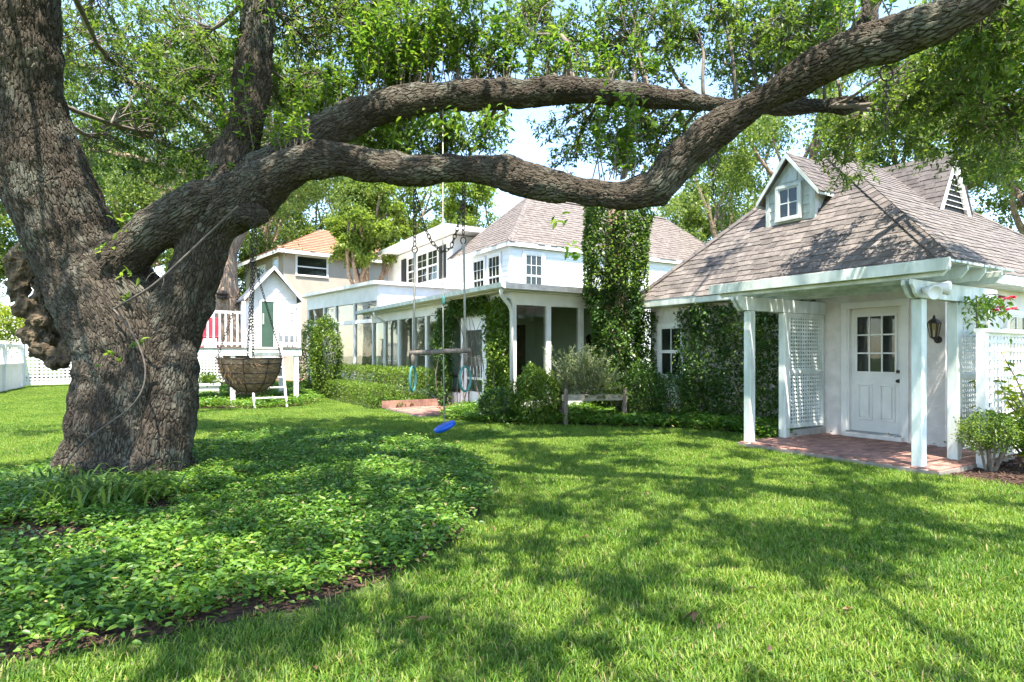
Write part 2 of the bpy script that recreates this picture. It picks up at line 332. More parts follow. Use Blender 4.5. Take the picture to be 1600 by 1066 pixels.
def window(parent, P, a0, a1, z0, z1, cols=3, top_rows=2, bot_rows=1, split=0.5, back='pane_backing', casing=0.09, name='window', trim=None, muntin=0.018, lift=0.0):
    """a sash window on a wall: casing, sashes and muntins, each pane its own piece"""
    f = MB(); c = casing; P_ = P
    if lift: P = lambda a, z, d: P_(a, z, d+lift)
    pbox(f, P, a0-c, a1+c, z1, z1+c, 0.0, 0.05); pbox(f, P, a0-c, a1+c, z0-c*0.8, z0, 0.0, 0.075)
    pbox(f, P, a0-c, a0, z0, z1, 0.0, 0.048); pbox(f, P, a1, a1+c, z0, z1, 0.0, 0.048)
    zm = z0 + (z1-z0)*split; sw = 0.035; rects = []
    for (zz0, zz1, rows, d) in ((zm, z1, top_rows, 0.036), (z0, zm, bot_rows, 0.028)):
        if rows == 0: continue
        pbox(f, P, a0, a1, zz0, zz0+sw, 0.0, d); pbox(f, P, a0, a1, zz1-sw, zz1, 0.0, d-0.002)
        pbox(f, P, a0, a0+sw, zz0+sw, zz1-sw, 0.0, d-0.001); pbox(f, P, a1-sw, a1, zz0+sw, zz1-sw, 0.0, d-0.001)
        ia0, ia1, iz0, iz1 = a0+sw, a1-sw, zz0+sw, zz1-sw
        for i in range(1, cols): x = ia0+(ia1-ia0)*i/cols; pbox(f, P, x-muntin/2, x+muntin/2, iz0, iz1, 0.0, d-0.006)
        for j in range(1, rows): z = iz0+(iz1-iz0)*j/rows; pbox(f, P, ia0, ia1, z-muntin/2, z+muntin/2, 0.0, d-0.008)
        for i in range(cols):
            for j in range(rows):
                rects.append((ia0+(ia1-ia0)*i/cols, ia0+(ia1-ia0)*(i+1)/cols, iz0+(iz1-iz0)*j/rows, iz0+(iz1-iz0)*(j+1)/rows, d-0.016))
    w = f.build(name, M[trim or 'white'], parent)
    pbox(MB(), P, a0+0.005, a1-0.005, z0+0.005, z1-0.005, 0.001, 0.006).build('pane_backing' if back == 'pane_backing' else 'unlit_room_panel', M[back], w)  # backing panel; the dark one stands for an unlit room
    for (x0, x1, y0, y1, d) in rects: pbox(MB(), P, x0+.002, x1-.002, y0+.002, y1-.002, d-0.003, d).build('pane', M['glass'], w)
    return w
def siding(parent, P, a0, a1, z0, z1, h, name='siding_board', mat='siding', cut=None):
    """lapped boards, each a wedge thicker at its lower edge"""
    z = z0
    while z < z1 - 0.02:
        zt = min(z + h*1.06, z1); b0, b1 = cut(z, zt) if cut else (a0, a1)
        if b1 - b0 > 0.03:
            vs = [P(b0,z,0.0), P(b1,z,0.0), P(b1,z,0.024), P(b0,z,0.024), P(b0,zt,0.0), P(b1,zt,0.0), P(b1,zt,0.006), P(b0,zt,0.006)]
            MB().add(vs, [(3,2,1,0),(4,5,6,7),(0,1,5,4),(1,2,6,5),(2,3,7,6),(3,0,4,7)]).build(name, M[mat], parent)
        z += h
def clip(poly, sub):
    """clip a 2D polygon by a convex counter-clockwise polygon"""
    out = list(sub)
    for i in range(len(poly)):
        a, b = poly[i], poly[(i+1) % len(poly)]; inp, out = out, []
        side = lambda p: (b[0]-a[0])*(p[1]-a[1]) - (b[1]-a[1])*(p[0]-a[0])
        for k in range(len(inp)):
            p, q = inp[k], inp[(k+1) % len(inp)]; sp, sq = side(p), side(q)
            if sp >= 0: out.append(p)
            if sp * sq < 0: t = sp/(sp-sq); out.append((p[0]+(q[0]-p[0])*t, p[1]+(q[1]-p[1])*t))
        if not out: return []
    return out
def shingles(parent, pts3, mat, single=0, expo=0.145, tab=0.30, th=0.016):
    """courses of tabs over a roof plane (corners counter-clockwise from above, first edge = eave); `single` as pieces, the rest joined"""
    p = [Vector(q) for q in pts3]; ex = (p[1]-p[0]).normalized(); n = ex.cross(p[-1]-p[0]).normalized(); ey = n.cross(ex)
    poly = [((q-p[0]).dot(ex), (q-p[0]).dot(ey)) for q in p]
    xs = [q[0] for q in poly]; ymax = max(q[1] for q in poly); rest = MB(); made = 0; j = 0; cache = {}
    off = ORG.get(top(parent).name, Vector())
    while j*expo < ymax:
        x = min(xs) - tab*R.random(); y0 = j*expo - 0.02
        while x < max(xs):
            wd = tab * R.choice((0.75, 1.0, 1.25)); drop = R.choice((0, 0, 0.03)); lift = R.uniform(0, 0.006)
            rect = [(x+0.004, y0-drop), (x+wd-0.004, y0-drop), (x+wd-0.004, y0+expo*1.3), (x+0.004, y0+expo*1.3)]
            c = clip(poly, rect) if j else [q for q in rect]
            if j == 0: c = [(max(min(q[0], max(xs)), min(xs)), q[1]) for q in rect]
            x += wd
            if len(c) < 3: continue
            whole = len(c) == 4 and all(abs(c[i][0]-rect[i][0]) < 1e-6 and abs(c[i][1]-rect[i][1]) < 1e-6 for i in range(4))
            hz = lambda q: th + lift - (q[1]-y0+drop)/(expo*1.3)*(th-0.001)
            if made < single:
                ox, oy = (rect[0] if whole else c[0])
                key = (round(wd, 3), drop) if whole else None
                me = cache.get(key) if key else None
                if me is None:
                    m = MB(); k = len(c)
                    m.add([(q[0]-ox, q[1]-oy, hz(q)-lift) for q in c] + [(q[0]-ox, q[1]-oy, -0.006) for q in c],
                          [tuple(range(k))] + [(k+i, k+(i+1) % k, (i+1) % k, i) for i in range(k)])
                    me = m.mesh('shingle', mat)
                    if key: cache[key] = me
                o = newobj('shingle', me, parent)
                lo = p[0] + ex*ox + ey*oy + n*lift - off
                mt = Matrix((ex, ey, n)).transposed().to_4x4(); mt.translation = lo; o.matrix_basis = mt
                made += 1
            else:
                k = len(c)
                rest.add([p[0] + ex*q[0] + ey*q[1] + n*hz(q) for q in c] + [p[0] + ex*q[0] + ey*q[1] - n*0.006 for q in c],
                         [tuple(range(k))] + [(k+i, k+(i+1) % k, (i+1) % k, i) for i in range(k)])
        j += 1
    if rest.v:
        me = rest.mesh('shingle_courses', mat, off=off); o = newobj('shingle_courses', me, parent); o['kind'] = 'stuff'
def hipcaps(parent, a, b, mat, step=0.16, w=0.13, name='ridge_cap', up=(0,0,1)):
    """overlapping bent caps along a hip or ridge"""
    a, b = Vector(a), Vector(b); d = (b-a).normalized(); side = d.cross(Vector(up)).normalized(); nn = side.cross(d)
    n = int((b-a).length/step)
    for i in range(n):
        q = a + d*(i*step); e = q + d*(step*1.25)
        vs = []
        for pt, l in ((q, 0.034), (e, 0.018)):
            vs += [pt - side*w - nn*(w*0.55-l), pt + nn*(l+0.012), pt + side*w - nn*(w*0.55-l),
                   pt + side*w - nn*(w*0.55-l+0.012), pt + nn*(l-0.01), pt - side*w - nn*(w*0.55-l+0.012)]
        MB().add(vs, [(0,1,7,6),(1,2,8,7),(2,3,9,8),(3,4,10,9),(4,5,11,10),(5,0,6,11),(0,5,4,1),(1,4,3,2),(6,7,10,11),(7,8,9,10)]).build(name, mat, parent)
def lattice(parent, P, a0, a1, z0, z1, pitch, w, d0, mat, t=0.008):
    """square lattice: upright slats behind, level slats in front, each its own piece"""
    na = max(2, round((a1-a0)/pitch)); nz = max(2, round((z1-z0)/pitch))
    for i in range(na+1):
        x = a0 + (a1-a0)*i/na; x = min(max(x, a0+w/2), a1-w/2)
        pbox(MB(), P, x-w/2, x+w/2, z0, z1, d0, d0+t).build('slat', mat, parent)
    for j in range(nz+1):
        z = z0 + (z1-z0)*j/nz; z = min(max(z, z0+w/2), z1-w/2)
        pbox(MB(), P, a0, a1, z-w/2, z+w/2, d0+t+0.001, d0+2*t+0.001).build('slat', mat, parent)

# ------------------------------------------------------------------ ground
gm, gt, gb, gl = nt('lawn_soil')
gl(ramp(gt, noise(gt, 1.3, 6, worldpos(gt)), [(0.3, (0.045, 0.075, 0.012)), (0.7, (0.085, 0.125, 0.022))]), gb.inputs['Base Color'])
gb.inputs['Roughness'].default_value = 0.95; bump(gt, gb, noise(gt, 60, 4, worldpos(gt)), 0.8, 0.03)
lawn = MB().add([(-300,-60,0),(300,-60,0),(300,500,0),(-300,500,0)], [(0,1,2,3)]).build('lawn', gm); lawn['kind'] = 'structure'
def sheet(name, pts, z, mat):
    o = MB().add([(p[0], p[1], z) for p in pts], [tuple(range(len(pts)))]).build(name, mat); o['kind'] = 'structure'; return o
OAKBED = [gr(*p) for p in ((-380,1062),(0,1042),(180,1003),(330,978),(450,952),(600,908),(700,853),(755,795),(768,765),(752,735),(705,706),(600,688),(500,682),(400,686),(310,700),(230,725),(110,728),(50,745),(-60,760),(-420,800))]
HOUSEBED = [gr(*p) for p in ((690,656),(760,663),(900,666),(1050,671),(1170,679),(1226,692),(1226,664),(1100,642),(1000,634),(850,640),(745,637))]
PLAYBED = [gr(*p) for p in ((296,642),(340,640),(395,640),(460,637),(497,629),(505,612),(470,603),(300,606))]
HEDGEBED = [gr(*p) for p in ((500,606),(520,612),(600,640),(625,640),(690,628),(700,612),(600,596),(500,590))]
MULCHBED = [gr(*p) for p in ((1452,741),(1600,764),(1800,785),(1800,690),(1486,712))]
for nm, pl in (('oak_bed_soil', OAKBED), ('house_bed_soil', HOUSEBED), ('playhouse_bed_soil', PLAYBED), ('hedge_bed_soil', HEDGEBED), ('mulch_bed', MULCHBED)):
    sheet(nm, pl, 0.006, M['mulch'])

# ------------------------------------------------------------------ cottage on the right (house coordinates)
WV, WS0, WS1, EZ = 2.0, 0.55, 6.6, 2.66          # wall plane facing the lawn, its two ends, eave height
cot = hthing('garden_cottage', 'white cottage with brown shingle hip roof, gabled dormer and half-glazed door', 'cottage', WV, WS0)
DA0, DA1 = 1.14, 1.99                             # door opening along s
wl = MB()
Pv = facev(WV)
wl.box(WV, WV+0.2, WS0, DA0, 0, 2.62); wl.box(WV, WV+0.2, DA1, 5.58, 0, 2.62); wl.box(WV, WV+0.2, DA0, DA1, 2.2, 2.62)
wl.box(WV, WV+0.2, 5.58, WS1, 0, 2.62)
wall = wl.build('wall', M['stucco'], cot)
MB().box(WV+0.2, 10.2, WS0+0.001, WS0+0.2, 0, 2.61).build('wall', M['stucco'], cot)
MB().box(WV+0.2, 10.2, WS1-0.2, WS1, 0, 2.61).build('wall', M['stucco'], cot)
MB().box(10.0, 10.2, WS0+0.2, WS1-0.2, 0, 2.61).build('wall', M['stucco'], cot)
# roof planes
c0, c1, c2, c3 = (1.62, 0.2, EZ), (1.62, 6.9, EZ), (10.6, 6.9, EZ), (10.6, 0.2, EZ)
a0, a1 = (4.17, 3.55, 5.65), (5.9, 3.55, 5.65)
rb = MB().add([c0, c1, c2, c3, a0, a1], [(0,4,1),(1,4,5,2),(2,5,3),(3,5,4,0),(0,1,2,3)])
roof = rb.build('roof', M['shingle'], cot)
shingles(roof, [c1, c0, a0], M['shingle'], single=300)
shingles(roof, [c0, c3, a1, a0], M['shingle'], single=0)
hipcaps(roof, c0, a0, M['shingle']); hipcaps(roof, c1, a0, M['shingle'], 0.3, 0.12); hipcaps(roof, a0, a1, M['shingle'], 0.2); hipcaps(roof, c3, a1, M['shingle'], 0.3, 0.12)
fa = MB(); fa.box(1.60, 1.64, 0.2, 6.9, EZ-0.15, EZ-0.004); fa.box(1.64, 10.6, 0.18, 0.215, EZ-0.15, EZ-0.004)
fa.box(1.64, 2.0, 0.2, 6.9, EZ-0.16, EZ-0.13); fa.box(2.0, 10.6, 0.2, 0.56, EZ-0.16, EZ-0.13)
fa.build('fascia', M['oldwhite'], cot)
# door
dr = MB(); pbox(dr, Pv, DA0, DA1, 0.16, 2.2, -0.10, -0.06)
door = dr.build('door', M['white'], cot)
fr = MB(); pbox(fr, Pv, DA0-0.10, DA0, 0.08, 2.2, 0.0, 0.035); pbox(fr, Pv, DA1, DA1+0.10, 0.08, 2.2, 0.0, 0.035); pbox(fr, Pv, DA0-0.10, DA1+0.10, 2.2, 2.31, 0.0, 0.037)
pbox(fr, Pv, DA0-0.002, DA0+0.03, 0.16, 2.2, -0.12, 0.02); pbox(fr, Pv, DA1-0.03, DA1+0.002, 0.16, 2.2, -0.12, 0.02)
fr.build('door_frame', M['white'], cot, bevel=0.004)
pbox(MB(), Pv, DA0-0.04, DA1+0.04, 0.08, 0.15, -0.12, 0.12).build('door_step', M['stucco'], cot, bevel=0.01)
for z in (0.4, 1.18, 1.95): pbox(MB(), Pv, DA1-0.012, DA1+0.012, z, z+0.09, -0.06, -0.045).build('hinge', M['flash'], door)
pbox(MB(), Pv, DA0, DA1, 0.15, 0.175, -0.06, 0.06).build('threshold', M['flash'], door)
wa0, wa1, wz0, wz1 = DA0+0.13, DA1-0.13, 1.16, 2.06
g = MB(); dd = -0.059
pbox(g, Pv, wa0-0.03, wa1+0.03, wz1, wz1+0.03, dd, dd+0.02); pbox(g, Pv, wa0-0.03, wa1+0.03, wz0-0.03, wz0, dd, dd+0.02)
pbox(g, Pv, wa0-0.03, wa0, wz0, wz1, dd, dd+0.019); pbox(g, Pv, wa1, wa1+0.03, wz0, wz1, dd, dd+0.019)
for i in (1, 2):
    x = wa0+(wa1-wa0)*i/3; pbox(g, Pv, x-0.011, x+0.011, wz0, wz1, dd, dd+0.016)
    z = wz0+(wz1-wz0)*i/3; pbox(g, Pv, wa0, wa1, z-0.011, z+0.011, dd, dd+0.014)
g.build('glazing_bars', M['white'], door)
pbox(MB(), Pv, wa0, wa1, wz0, wz1, dd, dd+0.003).build('unlit_room_panel', M['dark'], door)  # dark sheet behind the door panes, coloured as an unlit room
for i in range(3):
    for j in range(3):
        pbox(MB(), Pv, wa0+(wa1-wa0)*i/3+.003, wa0+(wa1-wa0)*(i+1)/3-.003, wz0+(wz1-wz0)*j/3+.003, wz0+(wz1-wz0)*(j+1)/3-.003, dd+0.006, dd+0.009).build('pane', M['glass'], door)
for (x0, x1) in ((DA0+0.13, DA0+0.37), (DA1-0.37, DA1-0.13)):
    q = MB()
    pbox(q, Pv, x0, x1, 0.36, 0.39, dd, dd+0.02); pbox(q, Pv, x0, x1, 0.93, 0.96, dd, dd+0.02); pbox(q, Pv, x0, x0+0.03, 0.39, 0.93, dd, dd+0.019); pbox(q, Pv, x1-0.03, x1, 0.39, 0.93, dd, dd+0.019); pbox(q, Pv, x0+0.05, x1-0.05, 0.41, 0.91, dd, dd+0.016)
    q.build('panel', M['white'], door, bevel=0.005)
for z, r in ((1.02, 0.03), (1.17, 0.026)):
    MB().lathe(Pv(DA0+0.065, z, dd), [(r, 0), (r, 0.012), (0.012, 0.016), (0.012, 0.04), (r*0.95, 0.05), (r*0.9, 0.075), (0.008, 0.085)], 12, (-1,0,0)).build('door_knob', M['metal'], door, True)
# windows
window(cot, Pv, 5.62, 6.26, 0.95, 2.05, 2, 1, 1, 0.5, 'dark', 0.08)
Pu = faceu(WS0)
window(cot, Pu, v_on(WS0, 1572), v_on(WS0, 1572)+0.7, 1.25, 2.1, 2, 1, 1, 0.5, 'dark', 0.08)
# dormer
vd, sA, sB = 2.81, 3.08, 4.10; zb, ze, za = 3.98, 4.70, 5.36; sm = (sA+sB)/2; bk = 4.15
dm = MB(); pent = [(vd, sA, zb-0.15), (vd, sB, zb-0.15), (vd, sB, ze), (vd, sm, za-0.06), (vd, sA, ze)]
dm.prism(pent, (bk-vd, 0, 0)); dorm = dm.build('dormer', M['oldwhite'], cot)
Pd = facev(vd)
def cutd(z0, z1):
    k = 0.0 if z1 <= ze else (z1-ze)/(za-0.06-ze)*(sB-sA)/2
    return (sA+0.07+k, sB-0.07-k)
siding(dorm, Pd, 0, 0, zb+0.02, za-0.14, 0.17, mat='oldwhite', cut=cutd)
Pds = faceu(sA); siding(dorm, Pds, vd+0.06, bk, zb+0.02, ze, 0.24, mat='oldwhite')
tr = MB()
for s in (sA+0.035, sB-0.035): pbox(tr, Pd, s-0.04, s+0.04, zb-0.02, ze, 0.0, 0.035)
pbox(tr, Pd, sA+0.075, sB-0.075, zb-0.05, zb+0.05, 0.0, 0.034); pbox(tr, Pds, vd-0.03, vd+0.06, zb-0.02, ze, 0.0, 0.033)
tr.build('corner_trim', M['oldwhite'], dorm)
oh = 0.16; sl_ = (za-ze)/((sB-sA)/2)
for sg in (-1, 1):
    e = sm + sg*((sB-sA)/2+oh); zz = ze - oh*sl_
    rs = MB().prism([(vd-0.12, sm, za), (vd-0.12, e, zz), (bk+0.2, e, zz), (bk+0.2, sm, za)], (0, 0, 0.045)).build('dormer_roof', M['shingle'], cot)
    pts = [(vd-0.14, e, zz+0.048), (bk+0.3, e, zz+0.048), (bk+0.3, sm, za+0.048), (vd-0.14, sm, za+0.048)]
    if sg == 1: pts = [pts[1], pts[0], pts[3], pts[2]]
    shingles(rs, pts, M['shingle'], single=0, expo=0.12, tab=0.22, th=0.012)
    rk = MB(); rk.prism([(vd-0.145, sm, za+0.05), (vd-0.145, e, zz+0.05), (vd-0.145, e, zz-0.04), (vd-0.145, sm, za-0.06)], (0.024, 0, 0))
    rk.bar((vd-0.12, e, zz), (3.55, e, zz), 0.022, 0.08); rk.build('rake_board', M['oldwhite'], cot)
window(cot, Pd, sm-0.22, sm+0.22, 4.13, 4.74, 2, 2, 0, 0.0, 'dark', 0.06, 'dormer_window', 'oldwhite', 0.022, lift=0.026)
# louvred gablet on the other slope
gs, gv0, gv1, gz0, gz1 = 2.1, 5.42, 6.72, 4.36, 5.50; gmv = (gv0+gv1)/2
gq = MB().prism([(gv0, gs+0.02, gz0), (gv1, gs+0.02, gz0), (gmv, gs+0.02, gz1)], (0, 1.2, 0)); gab = gq.build('gablet', M['shutter'], cot)
Pg = faceu(gs)
for k in range(7):
    z = gz0+0.12+k*0.11; hwid = (gv1-gv0)/2*(gz1-z-0.1)/(gz1-gz0)
    vs = [Pg(gmv-hwid, z, -0.02), Pg(gmv+hwid, z, -0.02), Pg(gmv+hwid, z-0.03, 0.035), Pg(gmv-hwid, z-0.03, 0.035)]
    MB().prism(vs, (0, 0, 0.014)).build('louvre', M['white'], gab)
gt_ = MB()
for sg in (-1, 1):
    gt_.prism([(gmv, gs-0.05, gz1+0.10), (gmv+sg*((gv1-gv0)/2+0.06), gs-0.05, gz0-0.05), (gmv+sg*((gv1-gv0)/2-0.10), gs-0.05, gz0-0.05), (gmv, gs-0.05, gz1-0.18)], (0, 0.06, 0))
gt_.build('gablet_trim', M['white'], cot)
for sg in (-1, 1):
    e = gmv + sg*((gv1-gv0)/2+0.05)
    q = MB().prism([(gmv, gs-0.06, gz1+0.06), (e, gs-0.06, gz0-0.03), (e, 3.6, gz0-0.03), (gmv, 3.6, gz1+0.06)], (0, 0, 0.05)).build('gablet_roof', M['shingle'], cot)
    pts = [(e, 3.6, gz0+0.03), (e, gs-0.07, gz0+0.03), (gmv, gs-0.07, gz1+0.12), (gmv, 3.6, gz1+0.12)]
    if sg == 1: pts = [pts[1], pts[0], pts[3], pts[2]]
    shingles(q, pts, M['shingle'], 0, 0.13, 0.25, 0.012)

# brick patio
pat = hthing('brick_patio', None, None, 0.0, 0.0); pat['kind'] = 'structure'
MB().box(-0.16, 1.999, -0.28, 2.52, 0.0, 0.062).build('mortar_bed', M['mortar'], pat)
bm_ = MB().box(-0.097, 0.097, -0.046, 0.046, 0, 0.032).mesh('brick', M['brick'])
nb = 0; y = -0.22
while y < 2.48:
    x = -0.06 + (0.1 if int(round((y+0.22)/0.102)) % 2 else 0)
    while x < 1.91:
        newobj('brick', bm_, pat, (x, y, 0.05 + R.uniform(-0.003, 0.003)), (R.uniform(-.012,.012), R.uniform(-.012,.012), R.uniform(-.02,.02))); x += 0.205
    y += 0.102

# pergola over the door
per = hthing('door_pergola', 'white weathered wooden pergola with lattice sides over brick patio', 'pergola', 0, 0)
for (v, s) in ((0, 0), (0, 2.41), (0.93, 0), (0.88, 2.41)):
    p = MB(); w = 0.062; z0 = 0.0
    p.box(v-w, v+w, s-w, s+w, z0, 2.12); p.build('post', M['oldwhite'], per, bevel=0.008)
def beam_end(mb, s, w, v0, v1, z0, z1):           # scroll-cut ends
    prof = [(v0, z1), (v0, z1-0.06), (v0+0.05, z1-0.10), (v0+0.09, z0+0.05), (v0+0.16, z0), (v1, z0), (v1, z1)]
    mb.prism([(v, s-w, z) for v, z in prof], (0, 2*w, 0))
for s in (-0.02, 2.43):
    for k in (-0.045, 0.045):
        q = MB(); beam_end(q, s+k, 0.02, -0.34, 1.995, 2.125, 2.335); q.build('cross_beam', M['oldwhite'], per, bevel=0.004)
for i, v in enumerate((-0.2, 0.25, 0.72, 1.2)):
    prof = [(-0.42, 2.50), (-0.42, 2.45), (-0.34, 2.35), (2.78, 2.35), (2.86, 2.45), (2.86, 2.50)]
    MB().prism([(v-0.02, s, z) for s, z in prof], (0.042, 0, 0)).build('rafter', M['oldwhite'], per, bevel=0.004)
for k in range(12): MB().box(-0.31+k*0.152, -0.31+k*0.152+0.105, -0.46, 2.9, 2.505, 2.53).build('roof_slat', M['oldwhite'], per)
fb = MB(); fb.box(-0.345, -0.315, -0.47, 2.91, 2.40, 2.545); fb.build('front_board', M['oldwhite'], per, bevel=0.004)
# lattice sides
def lat_side(s, sgn, v0, v1):
    P = lambda a, z, d: (a, s - d, z)
    f = MB()
    for a in (v0, v1-0.05): pbox(f, P, a, a+0.05, 0.2, 2.12, -0.03, 0.03)
    for z in (0.22, 1.13, 2.07): pbox(f, P, v0+0.05, v1-0.05, z, z+0.05, -0.029, 0.029)
    fo = f.build('lattice_frame', M['oldwhite'], per)
    lattice(fo, P, v0+0.05, v1-0.05, 0.27, 1.13, 0.064, 0.030, -0.01, M['oldwhite']); lattice(fo, P, v0+0.05, v1-0.05, 1.18, 2.07, 0.064, 0.030, -0.01, M['oldwhite'])
lat_side(2.41, 1, 0.945, 1.97); lat_side(-0.02, -1, 0.995, 1.85)
MB().box(0.95, 1.99, 2.36, 2.47, 0.0, 0.19).build('kick_base', M['concrete'], per)

# lantern by the door and floodlights on the post
sL = s_on(WV, 1466)
ln = hthing('wall_lantern', 'black carriage lantern on white wall beside the half-glazed door', 'lantern', WV, sL)
c = Vector((WV-0.13, sL, 0))
MB().lathe((WV, sL, 1.66), [(0.055, 0), (0.055, 0.015), (0.02, 0.03)], 12, (-1,0,0)).build('back_plate', M['metal'], ln)
MB().tube([(WV-0.02, sL, 1.66), (WV-0.09, sL, 1.63), (WV-0.13, sL, 1.67)], 0.011, 6).build('arm', M['metal'], ln)
q = MB(); q.lathe(c+Vector((0,0,1.67)), [(0.02,0),(0.05,0.02),(0.055,0.03)], 6); q.lathe(c+Vector((0,0,1.90)), [(0.095,0),(0.06,0.05),(0.02,0.075),(0.014,0.11),(0.004,0.125)], 6)
for k in range(6):
    a = math.pi/3*k; ax = Vector((math.cos(a), math.sin(a), 0)); q.bar(c+ax*0.052+Vector((0,0,1.70)), c+ax*0.085+Vector((0,0,1.90)), 0.010, 0.010)
q.build('cage', M['metal'], ln); MB().lathe(c+Vector((0,0,1.702)), [(0.046,0),(0.078,0.195)], 6).build('lamp_glass', M['lampglass'], ln)
MB().lathe(c+Vector((0,0,1.70)), [(0.012,0),(0.012,0.09),(0.002,0.11)], 8).build('candle', M['white'], ln)
fl = hthing('floodlight', 'twin white floodlight heads on near corner post of pergola', 'floodlight', -0.06, -0.06)
MB().box(-0.1, -0.063, -0.06, 0.02, 2.16, 2.28).build('junction_box', M['white'], fl, bevel=0.006)
for d, o in ((Vector((-0.45, -0.75, -0.25)), Vector((-0.10, -0.1, 2.22))), (Vector((0.55, -0.8, -0.1)), Vector((-0.05, -0.14, 2.25)))):
    h = MB().lathe(o, [(0.03, 0), (0.045, 0.03), (0.05, 0.08), (0.085, 0.17), (0.085, 0.2), (0.075, 0.2), (0.07, 0.185)], 16, d).build('lamp_head', M['white'], fl, True)
MB().tube([(-0.08, -0.03, 2.22), (-0.09, -0.08, 2.22), (-0.06, -0.12, 2.25)], 0.02, 8).build('bracket', M['white'], fl)

# lattice fence to the right of the pergola
fs = -0.32; fv0 = v_on(fs, 1535)
lf = hthing('lattice_fence', 'low white lattice fence panel beside cottage wall behind leafy plant', 'fence', fv0, fs)
Pf = faceu(fs)
for v in (fv0, fv0+1.6, fv0+3.2): pbox(MB(), Pf, v-0.05, v+0.05, 0, 1.72, -0.05, 0.05).build('post', M['white'], lf)
fo = MB(); pbox(fo, Pf, fv0-0.05, fv0+3.25, 1.72, 1.77, -0.07, 0.07); pbox(fo, Pf, fv0+0.05, fv0+3.2, 0.12, 0.2, -0.03, 0.03); rail = fo.build('rail', M['white'], lf)
lattice(rail, Pf, fv0+0.05, fv0+1.55, 0.2, 1.72, 0.11, 0.045, -0.01, M['white'])

# ------------------------------------------------------------------ main house, upper storey
mh = hthing('main_house', 'white two-storey house with lap siding and brown shingle hip roof', 'house', 2.95, 14.46)
B0, B1, S0, S1, MZ = 2.95, 15.2, 14.46, 19.1, 5.42
mw = MB().box(B0, B1, S0, S1, 0, MZ-0.05).build('wall', M['siding'], mh)
Pmv, Pmu = facev(B0), faceu(S0)
siding(mw, Pmv, S0+0.06, S1, 2.95, 5.3, 0.185); siding(mw, Pmu, B0+0.06, B1, 2.95, 5.3, 0.185)
MB().box(B0-0.035, B0+0.07, S0-0.035, S0+0.07, 2.9, 5.3).build('corner_board', M['white'], mh)
window(mh, Pmu, 3.55, 4.28, 3.72, 5.02, 3, 2, 1, 0.42, 'pane_backing', 0.12, lift=0.026)
window(mh, Pmv, 15.12, 15.95, 3.72, 5.05, 3, 2, 1, 0.42, 'pane_backing', 0.10, lift=0.026); window(mh, Pmv, 16.3, 17.15, 3.72, 5.05, 3, 2, 1, 0.42, 'pane_backing', 0.10, lift=0.026)
e = 0.15; q0, q1, q2, q3 = (B0-e, S0-e, MZ), (B0-e, S1+0.15, MZ), (B1+e, S1+0.15, MZ), (B1+e, S0-e, MZ)
sm_ = (S0+S1)/2; r0, r1 = (B0-e+2.42, sm_, 7.86), (B1+e-2.42, sm_, 7.86)
mr_ = MB().add([q0,q1,q2,q3,r0,r1], [(0,4,1),(1,4,5,2),(2,5,3),(3,5,4,0),(0,1,2,3)]).build('roof', M['shingle_far'], mh)
shingles(mr_, [q1, q0, r0], M['shingle_far'], 0, 0.16, 0.32, 0.02); shingles(mr_, [q0, q3, r1, r0], M['shingle_far'], 0, 0.16, 0.32, 0.02)
hipcaps(mr_, q0, r0, M['shingle_far'], 0.25); hipcaps(mr_, q1, r0, M['shingle_far'], 0.4); hipcaps(mr_, r0, r1, M['shingle_far'], 0.4)
f = MB(); f.box(B0-e-0.02, B0-e+0.02, S0-e, S1, MZ-0.17, MZ-0.005); f.box(B0-e+0.02, B1, S0-e-0.02, S0-e+0.015, MZ-0.17, MZ-0.005)
f.box(B0-e+0.02, B0, S0, S1, MZ-0.15, MZ-0.12); f.build('fascia', M['white'], mh)
# wing with wide soffit
wg = MB().box(B0+0.01, 9, S1+0.05, 27, 0, 6.45).build('wing_wall', M['white'], mh)
MB().prism([(2.15, 18.3, 6.5), (9, 18.3, 6.5), (9, 27.6, 6.5), (2.15, 27.6, 6.5)], (0, 0, 0.2)).build('wing_roof', M['white'], mh)
MB().prism([(2.5, 18.6, 6.7), (9, 18.6, 6.7), (9, 27.3, 6.7), (2.5, 27.3, 6.7)], (0, 0, 0.08)).build('wing_roof', M['flash'], mh)
Pw = facev(B0+0.01); t3 = [s_on(B0, x) for x in (684, 669, 667.5, 652.5, 651, 638)]
for i in range(3): window(mh, Pw, t3[2*i], t3[2*i+1], 4.75, 6.1, 2, 2, 2, 0.5, 'pane_backing', 0.07)
for (x0, x1) in ((697, 687), (635, 628)):
    sh = MB(); sA_, sB_ = s_on(B0, x0), s_on(B0, x1); pbox(sh, Pw, sA_, sB_, 4.72, 6.15, 0.02, 0.05)
    so_ = sh.build('shutter', M['shutter'], mh)
    for k in range(16): pbox(MB(), Pw, sA_+0.05, sB_-0.05, 4.8+k*0.082, 4.85+k*0.082, 0.05, 0.07).build('slat', M['shutter'], so_)

